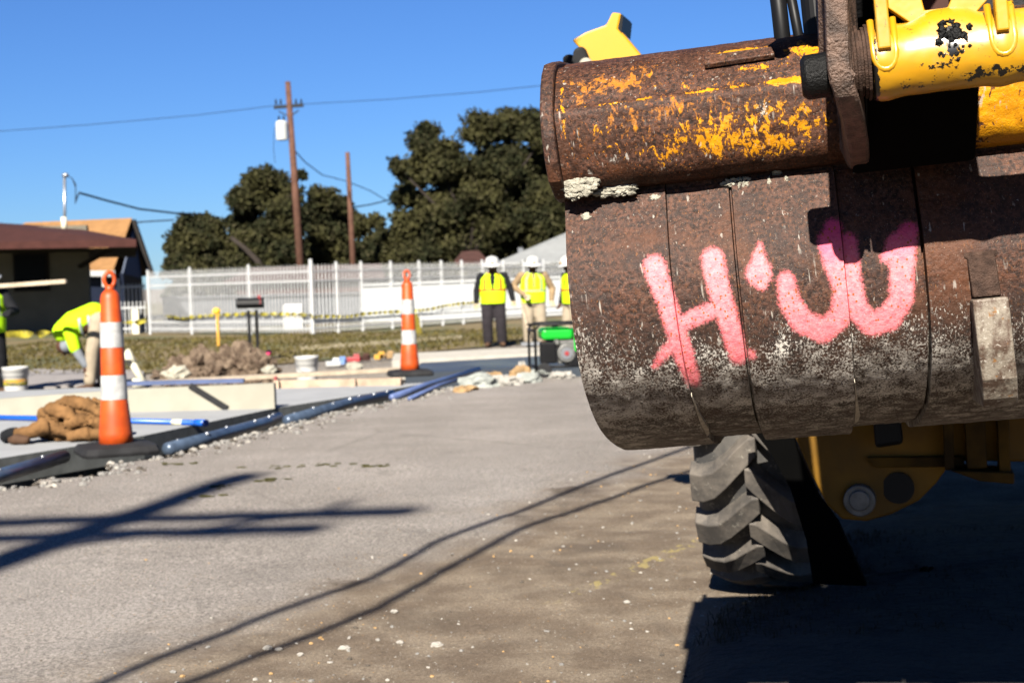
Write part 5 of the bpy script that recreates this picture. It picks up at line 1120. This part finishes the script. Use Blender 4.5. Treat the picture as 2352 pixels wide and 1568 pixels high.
def standing(label, loc, rz, sc_, J, body_m, shirt, trousers, glove, vest, vestkind, group='construction workers in hi-vis vests', headf=(0, -1, -.35), hat=True, vneck=.1):
    e = empty('person', loc, rz); e.scale = (sc_ * 1.10, sc_ * 1.06, sc_ * .93); tag(e, label, 'person', group)
    pel, ch, nk, hd = Vector(J['pelvis']), Vector(J['chest']), Vector(J['neck']), Vector(J['head'])
    s = MB(); ell(s, [(pel - Vector((0, 0, .08)), .15, .10, EX, EY), (pel, .165, .115, EX, EY), (pel.lerp(ch, .5), .145, .10, EX, EY), (ch, .175, .115, EX, EY), (nk - Vector((0, 0, .06)), .14, .08, EX, EY), (nk, .06, .06, EX, EY)])
    s.capsule(nk - Vector((0, 0, .06)), hd - Vector((0, 0, .04)), .056, .052); head(s, hd, headf)
    for q in ('l', 'r'):
        S_, E_, W_2, H_, K_, A_2, T_ = (Vector(J[q + n]) for n in ('sh', 'el', 'wr', 'hip', 'kn', 'an', 'toe'))
        s.capsule(S_, E_, .052, .040); s.capsule(E_, W_2, .040, .026); hand(s, W_2, J.get(q + 'hd', (W_2 - E_)), -1 if q == 'l' else 1)
        s.capsule(H_, K_, .085, .055); s.capsule(K_, A_2, .055, .035); s.capsule(A_2 - Vector((0, 0, .03)), T_, .038, .032)
    remesh(s, 'body', M['skin'], e, .009).name = 'body'
    # shirt with sleeves
    s = MB(); ell(s, [(pel + Vector((0, 0, -.03)), .195, .145, EX, EY), (pel + Vector((0, 0, .08)), .185, .14, EX, EY), (ch, .205, .145, EX, EY), (nk - Vector((0, 0, .07)), .165, .105, EX, EY), (nk + Vector((0, 0, .005)), .075, .072, EX, EY)])
    for q in ('l', 'r'):
        S_, E_, W_2 = (Vector(J[q + n]) for n in ('sh', 'el', 'wr')); s.capsule(S_, E_, .075, .062); s.capsule(E_, W_2, .062, .046)
    remesh(s, 'jacket', M[shirt], e, .013)
    s = MB(); ell(s, [(pel + Vector((0, 0, -.14)), .17, .12, EX, EY), (pel, .185, .135, EX, EY), (pel + Vector((0, 0, .05)), .18, .13, EX, EY)])
    for q in ('l', 'r'):
        H_, K_, A_2 = (Vector(J[q + n]) for n in ('hip', 'kn', 'an')); s.capsule(H_, K_, .118, .095); s.capsule(K_, A_2 + Vector((0, 0, .03)), .095, .088)
    remesh(s, 'trousers', M[trousers], e, .013)
    for q in ('l', 'r'):
        A_2, T_ = Vector(J[q + 'an']), Vector(J[q + 'toe']); s = MB(); s.capsule(A_2 + Vector((0, 0, .05)), A_2 - Vector((0, 0, .03)), .055, .052); s.capsule(A_2 - Vector((0, 0, .035)), T_, .052, .045); remesh(s, 'boot', M['boot'], e, .013)
        if glove:
            E_, W_2 = Vector(J[q + 'el']), Vector(J[q + 'wr']); s = MB(); s.capsule(W_2.lerp(E_, .22), W_2, .048, .040, 10); hand(s, W_2, J.get(q + 'hd', (W_2 - E_)), -1 if q == 'l' else 1, .014); remesh(s, 'glove', M[glove], e, .008)
    # vest: dense loft, cut open for neck and arms, banded by position
    N = 72; ROW = 46; z0, z1 = pel.z - .10 + .02, nk.z + .0; vs = []; s = MB()
    for j in range(ROW + 1):
        t = j / ROW; z = z0 + (z1 - z0) * t; c = pel.lerp(nk, max(0, (z - pel.z) / (nk.z - pel.z)))
        rx = .212 + .012 * math.sin(t * 3.1) if t < .80 else .212 - (t - .80) / .2 * .10; ry = .160 if t < .80 else .16 - (t - .80) / .2 * .055
        for i in range(N): a = 6.2832 * i / N; vs.append((c.x + rx * math.cos(a), c.y + ry * math.sin(a), z))
    s.v = [Vector(v) for v in vs]
    for j in range(ROW):
        for i in range(N):
            a = 6.2832 * (i + .5) / N; t = (j + .5) / ROW; x_, y_ = math.cos(a), math.sin(a); fr_ = y_ < 0
            if abs(x_) > .90 and t > .60: continue
            if fr_ and abs(x_) < vneck * max(0, (t - .42)) / .58 + .02 and t > .40: continue
            if t > .96 and abs(x_) < .5: continue
            m_ = 0
            if vestkind == 'orange':
                if abs(abs(x_) - .62) < .10 and t > .42: m_ = 2 if abs(abs(x_) - .62) < .035 else 1
                if .385 < t < .47: m_ = 2 if .41 < t < .445 else 1
            else:
                if abs(abs(x_) - .60) < .07 and t > .40: m_ = 2
                if .36 < t < .42: m_ = 2
            s.f.append([j * N + i, j * N + (i + 1) % N, (j + 1) * N + (i + 1) % N, (j + 1) * N + i]); s.m.append(m_)
    o = s.build('vest', [M[vest], M['hiorange'] if vestkind == 'orange' else M['silver'], M['silver'] if vestkind != 'orange' else M['brickred']], e, smooth=True); sm_ = o.modifiers.new('t', 'SOLIDIFY'); sm_.thickness = .008
    if hat: hardhat(e, hd + Vector((0, -.01, .045)), R(16), 0)
    s = MB(); s.capsule(nk + Vector((0, 0, .0)), nk + Vector((0, -.01, .04)), .072, .066); remesh(s, 'collar', M['bluecloth'] if shirt == 'tan' else M[shirt], e, .012); return e
J0 = dict(pelvis=(0, 0, .93), chest=(0, .0, 1.24), neck=(0, -.01, 1.46), head=(0, -.07, 1.585), lsh=(.19, 0, 1.40), lel=(.29, .02, 1.14), lwr=(.335, -.06, .90), rsh=(-.19, 0, 1.40), rel=(-.27, .02, 1.12), rwr=(-.285, -.04, .87),
          lhip=(.09, 0, .88), lkn=(.12, -.03, .48), lan=(.13, .02, .08), ltoe=(.15, -.16, .04), rhip=(-.09, 0, .88), rkn=(-.11, -.05, .48), ran=(-.10, .0, .08), rtoe=(-.12, -.18, .04), lhd=(.05, -.1, -.25), rhd=(-.03, -.1, -.25))
def Jm(**k): d = dict(J0); d.update(k); return d
standing('person with bowed white hard hat, black sleeves and charcoal trousers standing with arms down', gp(1136, 795, GZ), 0, 1.03, J0, 'skin', 'blackcloth', 'charcoal', 'glove', 'limey', 'orange', vneck=.30)
J2 = Jm(rel=(-.33, .10, 1.18), rwr=(-.17, -.20, 1.02), rhd=(.1, -.1, -.2), lel=(.34, .08, 1.12), lwr=(.30, -.10, .90))
P2 = gp(1228, 792, GZ); standing('person in tan jacket and plain lime vest behind the generator holding a wooden handle', P2, .1, 1.02, J2, 'skin', 'tan', 'khaki', 'glove', 'limey', 'silver', vneck=.16)
h0 = at(1196, 690, P2.y - .25); h1_ = at(1222, 800, P2.y - .5); h1_.z = GZ + .02; e = empty('rake', h1_); tag(e, 'wooden handled rake held by the person in the tan jacket', 'rake'); s = MB(); s.tube([(0, 0, .02), tuple(h0 - h1_)], .02, 8); s.build('handle', M['wood'], e, smooth=True); s = MB(); s.box((0, 0, .03), (.4, .04, .06)); s.build('rake_head', M['metal'], e)
standing('person mostly hidden by the bucket edge, with white hard hat and yellow vest', gp(1318, 796, GZ), -1.0, 1.0, Jm(), 'skin', 'blackcloth', 'khaki', None, 'limey', 'orange', headf=(0, -1, -.1), vneck=.1)
J5 = Jm(lel=(.30, -.14, 1.14), lwr=(.16, -.40, 1.10), lhd=(-.02, -.2, .02), rel=(-.26, -.1, 1.14), rwr=(-.05, -.42, 1.12), rhd=(.1, -.2, 0))
P5 = gp(-24, 906, GZ); P5 = Vector((P5.x, P5.y, GZ)); standing('person at the left edge in lime vest and black sleeves holding a batten', P5, .5, 1.0, J5, 'skin', 'blackcloth', 'blackcloth', 'blackcloth', 'lime', 'silver')
s = MB(); a, b_ = at(-45, 660, P5.y - .42), at(152, 646, P5.y - .75); s.bar(a, b_, .05, .05); tag(s.build('batten', M['wood'], bevel=.004), 'pale wooden batten held out by the person at the left edge', 'batten')
# the bending worker
PB = gp(214, 893, GZ); e = empty('person', PB, 0); tag(e, 'person bending right over in a lime jacket and khaki trousers behind the near cone', 'person')
px_m = FPX / PB.y
def bl(x, y, dy=0.0): return at(x, y, PB.y + dy) - Vector(PB)
hipL, hipR = bl(226, 735, .12), bl(228, 738, -.10); knL, knR = bl(222, 800, .14), bl(212, 805, -.14); anL, anR = bl(236, 880, .14), bl(207, 884, -.14)
chs, nck, hdd = bl(172, 745), bl(150, 762), bl(150, 785); sh1, sh2 = bl(160, 760, -.18), bl(158, 758, .18); el1, el2 = bl(172, 800, -.20), bl(176, 800, .2); wr1, wr2 = bl(196, 838, -.18), bl(200, 836, .16)
def limb(s, A, B_, C_, ra, rb, rc): s.capsule(A, B_, ra, rb); s.capsule(B_, C_, rb, rc)
s = MB(); s.capsule((hipL + hipR) / 2, chs, .15, .16); s.capsule(chs, nck, .16, .10); s.capsule(nck, hdd, .055, .05); head(s, hdd + Vector((-.01, 0, -.06)), (-.2, -.1, -1), .098)
limb(s, sh1, el1, wr1, .05, .04, .027); limb(s, sh2, el2, wr2, .05, .04, .027); hand(s, wr1, (.2, 0, -1), 1); hand(s, wr2, (.2, 0, -1), -1)
limb(s, hipL, knL, anL, .09, .056, .036); limb(s, hipR, knR, anR, .09, .056, .036)
for a_ in (anL, anR): s.capsule(a_ - Vector((0, 0, .02)), a_ + Vector((-.14, -.04, -.05)), .04, .033)
remesh(s, 'body', M['skin'], e, .009)
s = MB(); s.capsule((hipL + hipR) / 2 + Vector((-.06, 0, .08)), chs, .165, .185); s.capsule(chs, nck + Vector((-.02, 0, 0)), .185, .15); s.capsule(sh1, el1, .095, .075); s.capsule(sh2, el2, .095, .075); remesh(s, 'jacket', M['lime'], e, .013)
s = MB(); limb(s, el1.lerp(sh1, .1), el1, wr1, .06, .066, .05); limb(s, el2.lerp(sh2, .1), el2, wr2, .06, .066, .05); remesh(s, 'sleeve', M['greycloth'], e, .012)
s = MB(); s.capsule((hipL + hipR) / 2, (hipL + hipR) / 2 + Vector((-.10, 0, .05)), .17, .16); limb(s, hipL, knL, anL + Vector((0, 0, .06)), .125, .088, .078); limb(s, hipR, knR, anR + Vector((0, 0, .06)), .125, .088, .078); remesh(s, 'trousers', M['khaki'], e, .013)
s = MB(); cm = ((hipL + hipR) / 2 + chs) / 2 + Vector((.06, 0, .0)); dv = (chs - (hipL + hipR) / 2).normalized(); sdv = dv.cross(Vector((0, 1, 0))).normalized()
for q in (-.02, .10):
    c_ = cm + dv * q; s.loft([[c_ + dv * o_ + sdv * (.186 * math.cos(6.2832 * i / 24)) + Vector((0, 1, 0)) * (.186 * math.sin(6.2832 * i / 24)) for i in range(24)] for o_ in (-.015, .015)], cap=False)
s.build('reflective_band', M['silver'], e, smooth=True)
for a_ in (anL, anR): s = MB(); s.capsule(a_ + Vector((0, 0, .02)), a_ + Vector((0, 0, -.03)), .06, .055); s.capsule(a_ - Vector((0, 0, .03)), a_ + Vector((-.15, -.04, -.055)), .052, .045); remesh(s, 'boot', M['boot'], e, .013)
s = MB(); s.ball(hdd + Vector((.02, 0, -.05)), .11, 14, 9, (1, 1, .9)); s.build('knit_cap', M['greycloth'], e, smooth=True)
